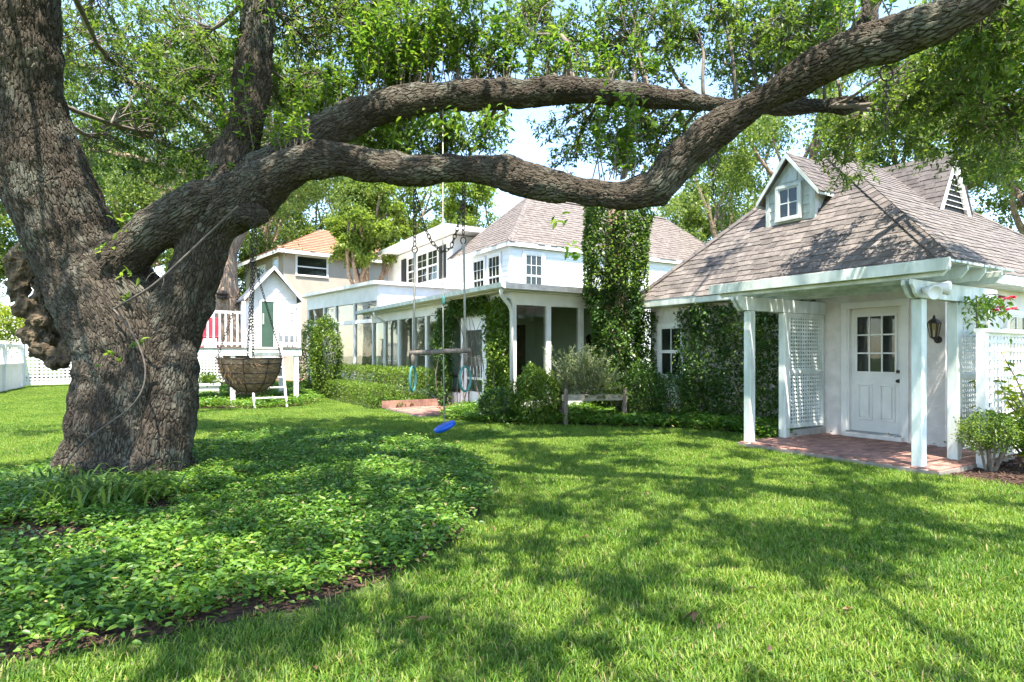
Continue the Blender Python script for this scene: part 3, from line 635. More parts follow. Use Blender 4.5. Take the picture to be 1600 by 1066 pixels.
# ------------------------------------------------------------------ sunroom
SV, SS0, SS1 = -1.03, 7.85, 17.6
sr = hthing('sunroom', 'single-storey glazed sunroom with white posts, gutter and flat roof', 'sunroom', SV, SS0)
MB().box(SV-0.06, 1.9, SS0-0.06, SS1, 0.0, 0.12).build('floor_slab', M['brick'], sr)
Ps, Pt = facev(SV), faceu(SS0)
posts = [SS0+0.06, 9.1, 10.35, 11.6, 12.7, 13.7, 14.95, 16.3, SS1-0.06]
for s in posts: pbox(MB(), Ps, s-0.06, s+0.06, 0.12, 2.56, -0.12, 0.0).build('post', M['white'], sr)
vps = [-0.02, 0.95, 1.75]
for v in vps: pbox(MB(), Pt, v-0.065, v+0.065, 0.12, 2.56, -0.12, 0.0).build('post', M['white'], sr)
h = MB(); pbox(h, Ps, SS0-0.0, SS1, 2.56, 2.86, -0.14, 0.012); pbox(h, Pt, SV, 1.9, 2.56, 2.861, -0.14, 0.013); h.build('header', M['white'], sr)
k = MB(); pbox(k, Ps, 10.41, SS1-0.1, 0.12, 0.42, -0.09, -0.02); pbox(k, Pt, SV+0.12, 1.8, 0.12, 0.36, -0.09, -0.02); k.build('knee_wall', M['white'], sr)
for i in range(len(posts)-1):
    if i == 1: continue
    z0 = 0.42 if i else 0.12
    pbox(MB(), Ps, posts[i]+0.06, posts[i+1]-0.06, z0, 2.56, -0.062, -0.056).build('window_pane', M['glass'], sr)
vv = [SV+0.12] + vps
for i in range(3): pbox(MB(), Pt, vv[i]+(0.065 if i else 0), vv[i+1]-0.065, 0.36, 2.56, -0.062, -0.056).build('window_pane', M['glass'], sr)
MB().prism([(SV-0.42, SS0-0.40, 2.87), (2.4, SS0-0.40, 2.87), (2.94, SS1, 2.87), (SV-0.42, SS1+0.2, 2.87)], (0, 0, 0.07)).build('roof', M['white'], sr)
MB().prism([(SV-0.40, SS0-0.38, 2.945), (2.4, SS0-0.38, 2.945), (2.9, SS1-0.05, 3.08), (SV-0.40, SS1+0.1, 3.0)], (0, 0, 0.03)).build('roof_metal', M['flash'], sr)
gq = MB(); gq.prism([(SV-0.42, 0, 2.86), (SV-0.52, 0, 2.89), (SV-0.54, 0, 2.99), (SV-0.42, 0, 2.99)], (0, 1, 0)); gq.v = [(x, SS0-0.42 if y_ == 0 else SS1+0.25, z) for x, y_, z in gq.v]
gq.build('gutter', M['oldwhite'], sr)
MB().box(SV-0.42, 2.4, SS0-0.46, SS0-0.405, 2.86, 2.99).build('edge_flashing', M['flash'], sr)
dp = MB().tube([(SV-0.46, SS0-0.3, 2.86), (SV-0.44, SS0-0.28, 2.72), (SV-0.15, SS0-0.1, 2.55), (SV-0.06, SS0-0.08, 2.4), (SV-0.06, SS0-0.08, 0.1)], 0.045, 10).build('downspout', M['white'], sr, True)
dp2 = MB().tube([(SV-0.46, 16.0, 2.86), (SV-0.44, 16.0, 2.72), (SV-0.12, 16.0, 2.55), (SV-0.06, 16.0, 2.4), (SV-0.06, 16.0, 0.1)], 0.04, 10).build('downspout', M['white'], sr, True)
# glazed door
d0, d1 = 9.18, 10.27
q = MB(); pbox(q, Ps, d0, d0+0.13, 0.13, 2.2, -0.08, -0.03); pbox(q, Ps, d1-0.13, d1, 0.13, 2.2, -0.08, -0.03); pbox(q, Ps, d0+0.13, d1-0.13, 2.05, 2.2, -0.08, -0.031); pbox(q, Ps, d0+0.13, d1-0.13, 0.13, 0.5, -0.08, -0.031)
pbox(q, Ps, d0+0.13, d1-0.13, 0.80, 0.86, -0.078, -0.034); pbox(q, Ps, d0-0.02, d1+0.02, 2.2, 2.56, -0.07, -0.02)
gd = q.build('door', M['white'], sr); pbox(MB(), Ps, d0+0.13, d1-0.13, 0.86, 2.05, -0.058, -0.053).build('pane', M['glass'], gd); pbox(MB(), Ps, d0+0.13, d1-0.13, 0.5, 0.8, -0.058, -0.053).build('pane', M['glass'], gd)
for i in range(4): pbox(MB(), Ps, d0+0.22+i*0.18, d0+0.25+i*0.18, 0.86, 1.15, -0.05, -0.04).build('baluster', M['white'], gd)
# interior
MB().box(1.9, 2.0, SS0-0.05, SS1, 0, 2.86).build('inner_wall', M['sage'], sr)
q = MB(); q.box(-0.35, 1.9, 11.3, 11.4, 0.12, 2.86); q.build('partition', M['sage'], sr)
MB().box(0.55, 1.5, 11.22, 11.295, 0.12, 2.3).build('brick_hearth', M['hearth'], sr)
MB().box(-0.3, 0.25, 11.25, 11.295, 0.12, 2.1).build('inner_door', M['white'], sr)
MB().box(SV-0.3, 1.9, SS0-0.2, SS1, 2.84, 2.865).build('ceiling', M['white'], sr)
for (v, s, face) in ((1.88, 8.6, 0), (0.42, 11.24, 1)):
    q = MB(); q.lathe((v, s, 1.7), [(0.06, 0), (0.06, 0.02), (0.02, 0.05)], 10, (-1,0,0) if not face else (0,-1,0))
    q.lathe((v-0.1 if not face else v, s-(0.1 if face else 0), 1.66), [(0.03,0),(0.075,0.03),(0.075,0.2),(0.10,0.21),(0.02,0.3)], 8); q.build('wall_sconce', M['metal'], sr)
MB().tube([(-0.6, 8.5, 0.12), (-0.6, 8.5, 2.0)], 0.018, 6).lathe((-0.6, 8.5, 1.5), [(0.02,0),(0.09,0.04),(0.09,0.2),(0.03,0.26)], 8).build('floor_lamp', M['metal'], sr)
MB().box(-0.9, 1.7, 13.5, 14.4, 0.7, 0.76).box(-0.8, -0.72, 13.6, 13.7, 0.12, 0.7).box(1.5, 1.58, 13.6, 13.7, 0.12, 0.7).build('dining_table', M['wood'], sr)

# ------------------------------------------------------------------ garden room with tall panes
gB, gE, gX = (-0.76, 17.75), (-1.81, 24.3), (-0.2, 27.5); GZ = 4.0
gdn = hthing('garden_room', 'white flat-roofed garden room with two rows of tall panes', 'garden room', *gB)
PL = faceline(gB, gE); Lg = (Vector(gE)-Vector(gB)).length
def a_on(px):
    a = hw(*gB); dv = (hw(*gE)-a).normalized(); r = (px-800)/FPX; return (r*a.y-a.x)/(dv.x-r*dv.y)
pa = [0.02, a_on(553), a_on(524), a_on(506), Lg-0.1]
for a in pa: pbox(MB(), PL, a-0.05, a+0.07, 0.1, 3.42, -0.12, 0.0).build('post', M['white'], gdn)
for i in range(4):
    pbox(MB(), PL, pa[i]+0.07, pa[i+1]-0.05, 2.62, 2.76, -0.10, -0.004).build('transom', M['white'], gdn)
    pbox(MB(), PL, pa[i]+0.07, pa[i+1]-0.05, 0.6, 0.72, -0.10, -0.004).build('sill', M['white'], gdn)
    pbox(MB(), PL, pa[i]+0.07, pa[i+1]-0.05, 0.1, 0.6, -0.09, -0.02).build('knee_wall', M['white'], gdn)
    pbox(MB(), PL, pa[i]+0.07, pa[i+1]-0.05, 2.76, 3.42, -0.06, -0.054).build('window_pane', M['glass'], gdn)
    pbox(MB(), PL, pa[i]+0.07, pa[i+1]-0.05, 0.72, 2.62, -0.06, -0.054).build('window_pane', M['glass'], gdn)
pbox(MB(), PL, -0.02, Lg, 3.42, GZ, -0.14, 0.012).build('wall', M['white'], gdn)
MB().box(gB[0]+0.01, 2.9, gB[1]-0.05, gB[1]+0.12, 0.0, GZ).build('wall', M['white'], gdn)
MB().prism([(*gE, 0), (*gX, 0), (gX[0]+0.2, gX[1], 0), (gE[0]+0.2, gE[1], 0)], (0, 0, GZ)).build('wall', M['white'], gdn)
MB().prism([(gB[0]-0.22, gB[1]-0.2, GZ), (2.9, gB[1]-0.2, GZ), (2.9, gX[1], GZ), (gX[0], gX[1]+0.2, GZ), (gE[0]-0.25, gE[1]+0.1, GZ)], (0, 0, 0.13)).build('roof', M['white'], gdn)
MB().prism([(gB[0], gB[1], 0.02), (2.9, gB[1], 0.02), (2.9, gX[1], 0.02), (*gX, 0.02), (*gE, 0.02)], (0, 0, 0.1)).build('floor_slab', M['concrete'], gdn)
MB().box(2.7, 2.8, gB[1]+0.2, 26, 0.12, GZ-0.02).build('inner_wall', M['sage'], gdn)

# ------------------------------------------------------------------ neighbour with an orange roof
NP = at(443, 553, 34.0); NP.z = 0; NT = math.radians(40)
nh = thing('neighbour_house', 'beige stucco house with orange tile roof behind the playhouse', 'house', NP, NT)
NZ = 7.35
nw = MB().box(0, 10, 0, 7, 0, NZ).build('wall', M['beige'], nh)
Pn, Pm = (lambda a, z, d: (a, -d, z)), (lambda a, z, d: (-d, a, z))
window(nh, Pn, 0.75, 2.55, 6.0, 7.1, 1, 1, 1, 0.45, 'dark', 0.08); window(nh, Pn, 7.3, 8.3, 4.9, 6.8, 1, 1, 1, 0.5, 'dark', 0.08)
window(nh, Pm, 0.9, 1.6, 5.0, 7.0, 1, 1, 1, 0.5, 'dark', 0.08); window(nh, Pm, 3.2, 4.8, 4.6, 6.8, 2, 2, 2, 0.5, 'dark', 0.08)
o_ = 0.4; n0, n1, n2, n3 = (-o_, -o_, NZ), (10+o_, -o_, NZ), (10+o_, 7+o_, NZ), (-o_, 7+o_, NZ); na, nb_ = (3.6, 3.5, 9.5), (6.6, 3.5, 9.5)
nr = MB().add([n0,n1,n2,n3,na,nb_], [(0,1,5,4),(1,2,5),(2,3,4,5),(3,0,4),(3,2,1,0)]).build('roof', M['terracotta'], nh)
shingles(nr, [n0, n1, nb_, na], M['terracotta'], 0, 0.32, 0.28, 0.05); shingles(nr, [n3, n0, na], M['terracotta'], 0, 0.32, 0.28, 0.05)
q = MB(); q.box(-o_-0.02, 10+o_, -o_-0.03, -o_, NZ-0.22, NZ-0.01); q.box(-o_-0.03, -o_, -o_, 7+o_, NZ-0.22, NZ-0.01); q.build('fascia', M['white'], nh)
# ------------------------------------------------------------------ brick landing by the sunroom door
lnd = hthing('brick_landing', None, None, SV-1.0, 10); lnd['kind'] = 'structure'
MB().box(SV-1.75, SV-0.061, 9.0, 11.3, 0, 0.045).build('mortar_bed', M['mortar'], lnd)
x = SV-1.64
while x < SV-0.16:
    y = 9.06 + (0.05 if int(round((x-SV)/0.205)) % 2 else 0)
    while y < 11.12:
        newobj('brick', bm_, lnd, (x, y, 0.03 + R.uniform(-.003, .003)), (R.uniform(-.01,.01), R.uniform(-.01,.01), R.uniform(-.02,.02))); y += 0.102
    x += 0.205
for k in range(9): newobj('edge_brick', bm_, lnd, (SV-1.75+k*0.2, 11.26, 0.10), (math.pi/2, 0, 0))
for k in range(9): newobj('edge_brick', bm_, lnd, (SV-1.75+k*0.2, 11.26, 0.19), (math.pi/2, 0, 0))
# brick path behind the playhouse
pth = sheet('brick_path', [gr(300, 598), gr(620, 596), gr(620, 590.5), gr(300, 592)], 0.012, M['brick'])

# ------------------------------------------------------------------ playhouse on a deck
pr = at(466, 553, 17.3); pr.z = 0
ph = thing('playhouse', 'white wooden playhouse with green door on raised railed deck', 'playhouse', pr, TH)
X0, DZ = -3.4, 1.62
for (x, y) in ((-0.05, 0.05), (-1.72, 0.05), (-3.3, 0.05), (-0.05, 2.3), (-3.3, 2.3)): MB().box(x-0.06, x+0.06, y-0.06, y+0.06, 0, DZ-0.2).build('post', M['white'], ph)
q = MB(); q.box(X0, 0.05, -0.03, 0.01, DZ-0.22, DZ-0.03); q.box(X0, 0.05, 2.35, 2.39, DZ-0.22, DZ-0.03); q.box(0.05, 0.09, -0.03, 2.39, DZ-0.22, DZ-0.03); q.build('rim_joist', M['oldwhite'], ph)
for k in range(17): MB().box(X0, 0.1, -0.05+k*0.145, 0.085+k*0.145, DZ-0.028, DZ).build('deck_plank', M['wood'], ph)
hx0, hx1, hy0, hy1, he, ha = -1.27, 0.04, 0.42, 2.2, 3.15, 3.92; hm = (hx0+hx1)/2
hwll = MB().prism([(hx0,hy0,DZ),(hx1,hy0,DZ),(hx1,hy0,he),(hm,hy0,ha-0.06),(hx0,hy0,he)], (0, hy1-hy0, 0)).build('wall', M['white'], ph)
Pp = lambda a, z, d: (a, hy0-d, z)
def cutp(z0, z1):
    k = 0 if z1 <= he else (z1-he)/(ha-0.06-he)*(hx1-hx0)/2
    return (hx0+k, hx1-k)
siding(hwll, Pp, 0, 0, DZ+0.03, ha-0.12, 0.2, mat='white', cut=cutp)
for sg in (-1, 1):
    e = hm+sg*((hx1-hx0)/2+0.14); ze_ = he-0.14*(ha-he)/((hx1-hx0)/2)
    MB().prism([(hm, hy0-0.2, ha), (e, hy0-0.2, ze_), (e, hy1+0.15, ze_), (hm, hy1+0.15, ha)], (0, 0, 0.04)).build('roof', M['slate'], ph)
    MB().prism([(hm, hy0-0.23, ha+0.05), (e, hy0-0.23, ze_+0.05), (e, hy0-0.23, ze_-0.05), (hm, hy0-0.23, ha-0.06)], (0, 0.03, 0)).build('rake_board', M['white'], ph)
q = MB(); pbox(q, Pp, -0.93, -0.58, DZ+0.02, 2.95, 0.026, 0.045); pd_ = q.build('door', M['green_door'], ph)
q = MB(); pbox(q, Pp, -1.0, -0.93, DZ+0.02, 3.02, 0.026, 0.06); pbox(q, Pp, -0.58, -0.51, DZ+0.02, 3.02, 0.026, 0.06); pbox(q, Pp, -0.93, -0.58, 2.95, 3.02, 0.026, 0.058); q.build('door_frame', M['white'], ph)
pbox(MB(), Pp, -0.90, -0.87, 2.3, 2.6, 0.045, 0.075).build('door_handle', M['white'], pd_)
def railing(x0, x1, z1, n):
    q = MB(); q.box(x0, x1, -0.02, 0.05, z1-0.07, z1); q.box(x0, x1, -0.012, 0.042, DZ+0.08, DZ+0.15); q.build('rail', M['white'], ph)
    for i in range(n):
        x = x0+0.02+(x1-x0-0.06)*i/(n-1); MB().box(x-0.0, x+0.045, -0.045, -0.021, DZ+0.03, z1-0.01).build('baluster', M['white'], ph)
railing(X0, -1.45, 2.62, 14); railing(-0.60, 0.06, 2.86, 5)
for x, z in ((-1.45, 2.9), (-0.62, 2.9), (0.03, 2.88), (X0+0.03, 2.7)): MB().box(x-0.045, x+0.045, -0.03, 0.06, DZ, z).build('rail_post', M['white'], ph)
ld = thing('ladder', 'white wooden ladder leaning on the playhouse deck', 'ladder', pr, TH)
for x in (-1.31, -0.50): MB().bar((x, -0.95, 0), (x+0.0, -0.06, 1.78), 0.045, 0.11, (0, 1, 0)).build('side_rail', M['white'], ld)
for k in range(1, 7):
    t = k/6.6; MB().bar((-1.29, -0.95+0.89*t, 1.78*t), (-0.52, -0.95+0.89*t, 1.78*t), 0.10, 0.035).build('rung', M['white'], ld)
rc = thing('toy_chair', 'small red plastic chair on the playhouse deck', 'chair', pr + AV*(-2.22) + AU*0.6 + Vector((0,0,DZ)), TH)
MB().box(-0.25, 0.25, -0.2, 0.25, 0.26, 0.32).build('seat', M['redp'], rc, bevel=0.02)
MB().prism([(-0.25, 0.2, 0.3), (0.25, 0.2, 0.3), (0.22, 0.3, 0.85), (-0.22, 0.3, 0.85)], (0, 0.05, 0)).build('backrest', M['redp'], rc, bevel=0.015)
for x in (-0.21, 0.21):
    for y in (-0.16, 0.21): MB().box(x-0.03, x+0.03, y-0.03, y+0.03, 0, 0.26).build('leg', M['redp'], rc)
pb = at(325, 553, 19.5); pb.z = 0
pl = thing('planter_box', 'white square planter box below the playhouse deck', 'planter', pb, TH)
MB().prism([(-0.3,-0.3,0.02),(0.3,-0.3,0.02),(0.3,0.3,0.02),(-0.3,0.3,0.02)], (0,0,0.45)).box(-0.34,0.34,-0.34,0.34,0.42,0.5).build('box', M['white'], pl)
n = 500; C = NR.normal(size=(n,3))*[0.16,0.16,0.1] + [0,0,0.6]
newobj('plant', leaf_mesh('plant', C, rdir(n)+[0,0,.6], 0.13, 0.05, M['hedge_leaf']), pl)

# ------------------------------------------------------------------ fences at the far left
def wallface(p, q): 
    p, q = Vector((p[0], p[1], 0)), Vector((q[0], q[1], 0)); e = (q-p).normalized(); n = Vector((e.y, -e.x, 0))
    return (lambda a, z, d: tuple(p + e*a + n*d + Vector((0,0,z)))), (q-p).length
def fence_lattice(label, p, q, h, pitch=0.15):
    P, L = wallface(p, q); t = wthing('lattice_fence', label, 'fence', Vector((p[0], p[1], 0)))
    npan = max(1, round(L/2.3))
    for i in range(npan+1):
        a = L*i/npan; m = MB(); pbox(m, P, a-0.07, a+0.07, 0, h+0.15, -0.07, 0.07); pbox(m, P, a-0.1, a+0.1, h+0.15, h+0.2, -0.1, 0.1); m.build('post', M['white'], t)
    for i in range(npan):
        a0_, a1_ = L*i/npan+0.07, L*(i+1)/npan-0.07; pbox(MB(), P, a0_, a1_, 0.1, 0.2, -0.03, 0.03).build('rail', M['white'], t); pbox(MB(), P, a0_, a1_, h-0.1, h, -0.03, 0.03).build('rail', M['white'], t)
        lattice(t, P, a0_, a1_, 0.2, h-0.1, pitch, 0.07, -0.01, M['white'])
fA, fB, fC = gr(34, 606), gr(134, 603), gr(300, 604)
fence_lattice('white lattice fence panel behind the oak trunk and burl', fA, fB, 2.05)
fence_lattice('white lattice fence seen under the playhouse deck', gr(306, 601), gr(352, 601), 2.05)
Pfb, Lb = wallface(Vector((-15.2, 15.2, 0)), fA)
bf = wthing('board_fence', 'white board fence with top rail at far edge of lawn', 'fence', Vector((-15.2, 15.2, 0)))
nbd = int(Lb/0.2)
for i in range(nbd): pbox(MB(), Pfb, i*0.2+0.006, i*0.2+0.194, 0.08, 1.0, -0.012, 0.012).build('board', M['white'], bf)
q = MB(); pbox(q, Pfb, 0, Lb, 1.0, 1.07, -0.06, 0.06); pbox(q, Pfb, 0, Lb, 1.70, 1.84, -0.05, 0.05); pbox(q, Pfb, 0, Lb, 0.02, 0.08, -0.03, 0.03); q.build('rail', M['white'], bf)
for i in range(5): pbox(MB(), Pfb, Lb*i/4-0.08, Lb*i/4+0.08, 0, 1.95, -0.081, 0.081).build('post', M['white'], bf)
for i in range(int(Lb/0.3)): pbox(MB(), Pfb, i*0.3+0.1, i*0.3+0.14, 1.07, 1.70, -0.015, 0.015).build('picket', M['white'], bf)

# ------------------------------------------------------------------ the live oak in front
def chainpts(rows): return [(at(x, y, Y), r/FPX*Y) for x, y, Y, r in rows]
OAK = {
 'trunk': [(202,790,7.05,132),(203,748,7.05,112),(204,700,7.05,97),(210,640,7.05,95),(216,580,7.05,100),(205,520,7.05,100),(168,460,7.0,84),(128,400,6.95,78),(98,340,6.85,74),(62,250,6.7,66),(46,150,6.55,55),(42,60,6.45,50),(42,-60,6.35,47),(40,-220,6.3,44),(10,-420,6.2,38)],
 'stem':  [(214,640,7.0,74),(240,570,6.98,68),(270,500,6.95,52),(296,445,6.9,43),(312,395,6.88,41),(332,348,6.85,44),(378,314,6.8,46),(425,280,6.7,43),(470,258,6.6,36),(520,250,6.5,31),(580,258,6.4,30),(640,266,6.3,31),(700,262,6.25,30),(760,268,6.15,29),(820,282,6.05,28),(880,292,5.95,27),(940,303,5.85,27),(985,305,5.8,31),(1030,288,5.7,36),(1070,245,5.6,33),(1130,195,5.45,33),(1200,152,5.25,33),(1265,112,5.05,35),(1330,78,4.85,38),(1400,58,4.65,41),(1450,42,4.5,38),(1520,8,4.35,33),(1600,-40,4.2,30),(1700,-120,4.0,26)],
 'cross': [(150,440,6.9,48),(190,405,6.8,42),(230,372,6.75,40),(275,340,6.72,38),(320,318,6.75,40),(360,308,6.8,40)],
 'upright': [(350,320,6.95,44),(368,250,7.1,38),(385,180,7.2,32),(396,100,7.3,30),(402,0,7.4,28),(405,-120,7.5,25),(420,-260,7.6,20)],
 'upper': [(365,312,6.95,38),(410,272,7.05,37),(460,238,7.2,34),(520,200,7.4,31),(590,170,7.6,28),(680,152,7.8,26),(800,147,8.0,25),(900,142,8.15,24),(990,147,8.3,22),(1060,158,8.4,17),(1150,163,8.6,14),(1290,166,8.8,15),(1350,160,8.9,13),(1410,152,9.0,10),(1480,168,9.1,6),(1530,190,9.2,3)],
 'fork': [(1330,78,4.85,26),(1352,35,4.95,19),(1362,-10,5.05,16),(1370,-90,5.2,13)],
 'knee': [(1000,296,5.78,30),(1030,304,5.72,24),(1046,312,5.70,13)],
 'knot': [(380,325,6.75,30),(398,335,6.6,20),(415,338,6.55,10)],
 'lobe': [(282,520,6.9,14),(276,560,6.85,32),(268,610,6.82,44),(260,660,6.8,42),(252,740,6.8,48),(250,790,6.8,60)],
 'root': [(150,700,6.9,50),(130,745,6.85,50),(110,780,6.8,48)],
}
oak = wthing('live_oak', 'huge forked live oak with furrowed trunk and long low limb', 'tree', Vector((-4.5, 7.05, 0)))
segs = []; base = MB()
for k, rows in OAK.items():
    cp = chainpts(rows); pts, rad = [], []
    for i in range(len(cp)-1):                    # smooth the chain a little
        p0_, p1_, p2_, p3_ = cp[max(i-1,0)], cp[i], cp[i+1], cp[min(i+2,len(cp)-1)]
        for j in range(4):
            t = j/4; a = 2*p1_[0]; b = p2_[0]-p0_[0]; c_ = 2*p0_[0]-5*p1_[0]+4*p2_[0]-p3_[0]; d_ = -p0_[0]+3*p1_[0]-3*p2_[0]+p3_[0]
            pts.append((a + b*t + c_*t*t + d_*t*t*t)*0.5); rad.append((0.86 if k not in ('stem', 'upper') or i <= 6 else 0.79)*(p1_[1]*(1-t)+p2_[1]*t)*(1+0.05*math.sin(i*2.3+t*4)))
    pts.append(cp[-1][0]); rad.append(cp[-1][1]); base.tube(pts, rad, 22); segs.append((pts, rad))
raw = newobj('trunk', base.mesh('trunk', M['bark'])); 
rmod = raw.modifiers.new('r', 'REMESH'); rmod.mode = 'VOXEL'; rmod.voxel_size = 0.0162
sm2 = raw.modifiers.new('s', 'SMOOTH'); sm2.factor = 0.5; sm2.iterations = 4
dg = bpy.context.evaluated_depsgraph_get(); dg.update()
tm = bpy.data.meshes.new_from_object(raw.evaluated_get(dg)); bpy.data.objects.remove(raw)
nv = len(tm.vertices); V = np.empty(nv*3, np.float32); tm.vertices.foreach_get('co', V); V = V.reshape(-1, 3).astype(float)
best = np.full(nv, 1e9); co = np.zeros((nv, 3)); ci = 0
for pts, rad in segs:                                # straightened limb coordinates, blended along each limb so that the bark runs on
    t = (pts[1]-pts[0]).normalized(); x = t.orthogonal().normalized(); acc = 0.0; ci += 1
    num = np.zeros((nv, 3)); den = np.zeros(nv); cd = np.full(nv, 1e9)
    for i in range(len(pts)-1):
        a, b = np.array(pts[i]), np.array(pts[i+1]); d = b-a; L = np.linalg.norm(d); t = Vector(d/L)
        x = (x - t*x.dot(t)).normalized(); y = t.cross(x)
        w_ = V - a; kk = w_ @ (d/L); k = np.clip(kk, 0, L); rel = w_ - k[:, None]*(d/L)
        cd = np.minimum(cd, np.linalg.norm(rel, axis=1) - (rad[i] + (rad[i+1]-rad[i])*k/L))
        rl = w_ - kk[:, None]*(d/L); wt = np.exp(-((kk-L/2)/(rad[i]*0.9+0.05))**2)+1e-12
        wt = wt*np.exp(-np.clip(np.linalg.norm(w_-d/2, axis=1)-2*rad[i], 0, 5)*6)+1e-14
        num += wt[:, None]*np.stack([rl @ np.array(x), rl @ np.array(y), kk + acc + ci*3.7], 1); den += wt; acc += L
    up_ = cd < best; best[up_] = cd[up_]; co[up_] = (num/den[:, None])[up_]
# lumps and buttress flutes, real relief in the wood
ang = np.arctan2(V[:, 1]-7.05, V[:, 0]+4.5); low = np.clip((1.6-V[:, 2])/1.6, 0, 1)
nrm = np.empty(nv*3, np.float32); tm.vertices.foreach_get('normal', nrm); nrm = nrm.reshape(-1, 3)
lump = 0.035*np.sin(V[:,0]*4.1+V[:,2]*2.2)*np.sin(V[:,1]*3.7+1)*np.sin(V[:,2]*3.3+V[:,0]) + low*(0.05*np.sin(ang*7+0.6)+0.03*np.sin(ang*13+V[:,2]))
lump = lump + 0.012*np.sin(V[:,0]*17+V[:,2]*9)*np.sin(V[:,1]*15+V[:,0]*6)*np.sin(V[:,2]*16+1.3) + 0.02*np.clip(np.sin(V[:,0]*6.3+2)*np.sin(V[:,2]*7.1)*np.sin(V[:,1]*6.9+.4)-0.35, 0, 1)*3
V = V + nrm*(lump*np.clip(1.0-0.0*best,0,1))[:, None]
tm.vertices.foreach_set('co', (V - np.array(ORG[oak.name])).astype(np.float32).ravel())
at_ = tm.attributes.new('bark', 'FLOAT_VECTOR', 'POINT'); at_.data.foreach_set('vector', co.astype(np.float32).ravel())
tm.polygons.foreach_set('use_smooth', np.ones(len(tm.polygons), bool)); tm.update()
newobj('trunk', tm, oak)
# rotten burl on the left flank
def blob_mesh(c, r, mat, seed, amp=0.3, nu=40, nv_=28):
    rr = np.random.default_rng(seed); ph_ = rr.uniform(0, 6, (7, 3)); fq = rr.uniform(2, 9, (7, 3)); am = 1/np.arange(2, 9)
    th_, fi = np.meshgrid(np.linspace(0, 2*np.pi, nu, endpoint=False), np.linspace(0.02, np.pi-0.02, nv_)); d = np.stack([np.cos(th_)*np.sin(fi), np.sin(th_)*np.sin(fi), np.cos(fi)], -1).reshape(-1, 3)
    h = sum(am[i]*np.sin(d[:,0]*fq[i,0]+ph_[i,0])*np.sin(d[:,1]*fq[i,1]+ph_[i,1])*np.sin(d[:,2]*fq[i,2]+ph_[i,2]) for i in range(7))
    Vv = np.array(c) + d*np.array(r)*(1+amp*h*2)[:, None]
    F = [(j*nu+i, j*nu+(i+1)%nu, (j+1)*nu+(i+1)%nu, (j+1)*nu+i) for j in range(nv_-1) for i in range(nu)]
    return Vv, F
bu = MB()
for i, (x, y, Y, rx, rz) in enumerate(((88,455,7.25,36,58),(92,525,7.2,34,36),(34,418,6.75,24,26),(28,448,6.72,18,26),(40,482,6.7,20,17),(62,502,6.68,19,12),(46,524,6.68,17,19),(64,548,6.7,20,16),(90,566,6.72,20,13),(64,402,6.8,26,16),(104,545,6.75,12,26))):
    k = Y/FPX; Vv, F = blob_mesh(at(x, y, Y), (0.88*rx*k, rx*k*0.8, 0.88*rz*k), None, i, 0.22); bu.add(Vv, F)
raw = newobj('burl', bu.mesh('burl', M['burl'])); rmod = raw.modifiers.new('r', 'REMESH'); rmod.mode = 'VOXEL'; rmod.voxel_size = 0.02
tx = bpy.data.textures.new('crust', 'CLOUDS'); tx.noise_scale = 0.07; tx.noise_depth = 4; dmod = raw.modifiers.new('d', 'DISPLACE'); dmod.texture = tx; dmod.strength = 0.10; dmod.mid_level = 0.55; dmod.texture_coords = 'GLOBAL'
dg = bpy.context.evaluated_depsgraph_get(); dg.update(); bm2 = bpy.data.meshes.new_from_object(raw.evaluated_get(dg)); bpy.data.objects.remove(raw)
bm2.transform(Matrix.Translation(-ORG[oak.name])); newobj('burl', bm2, oak)

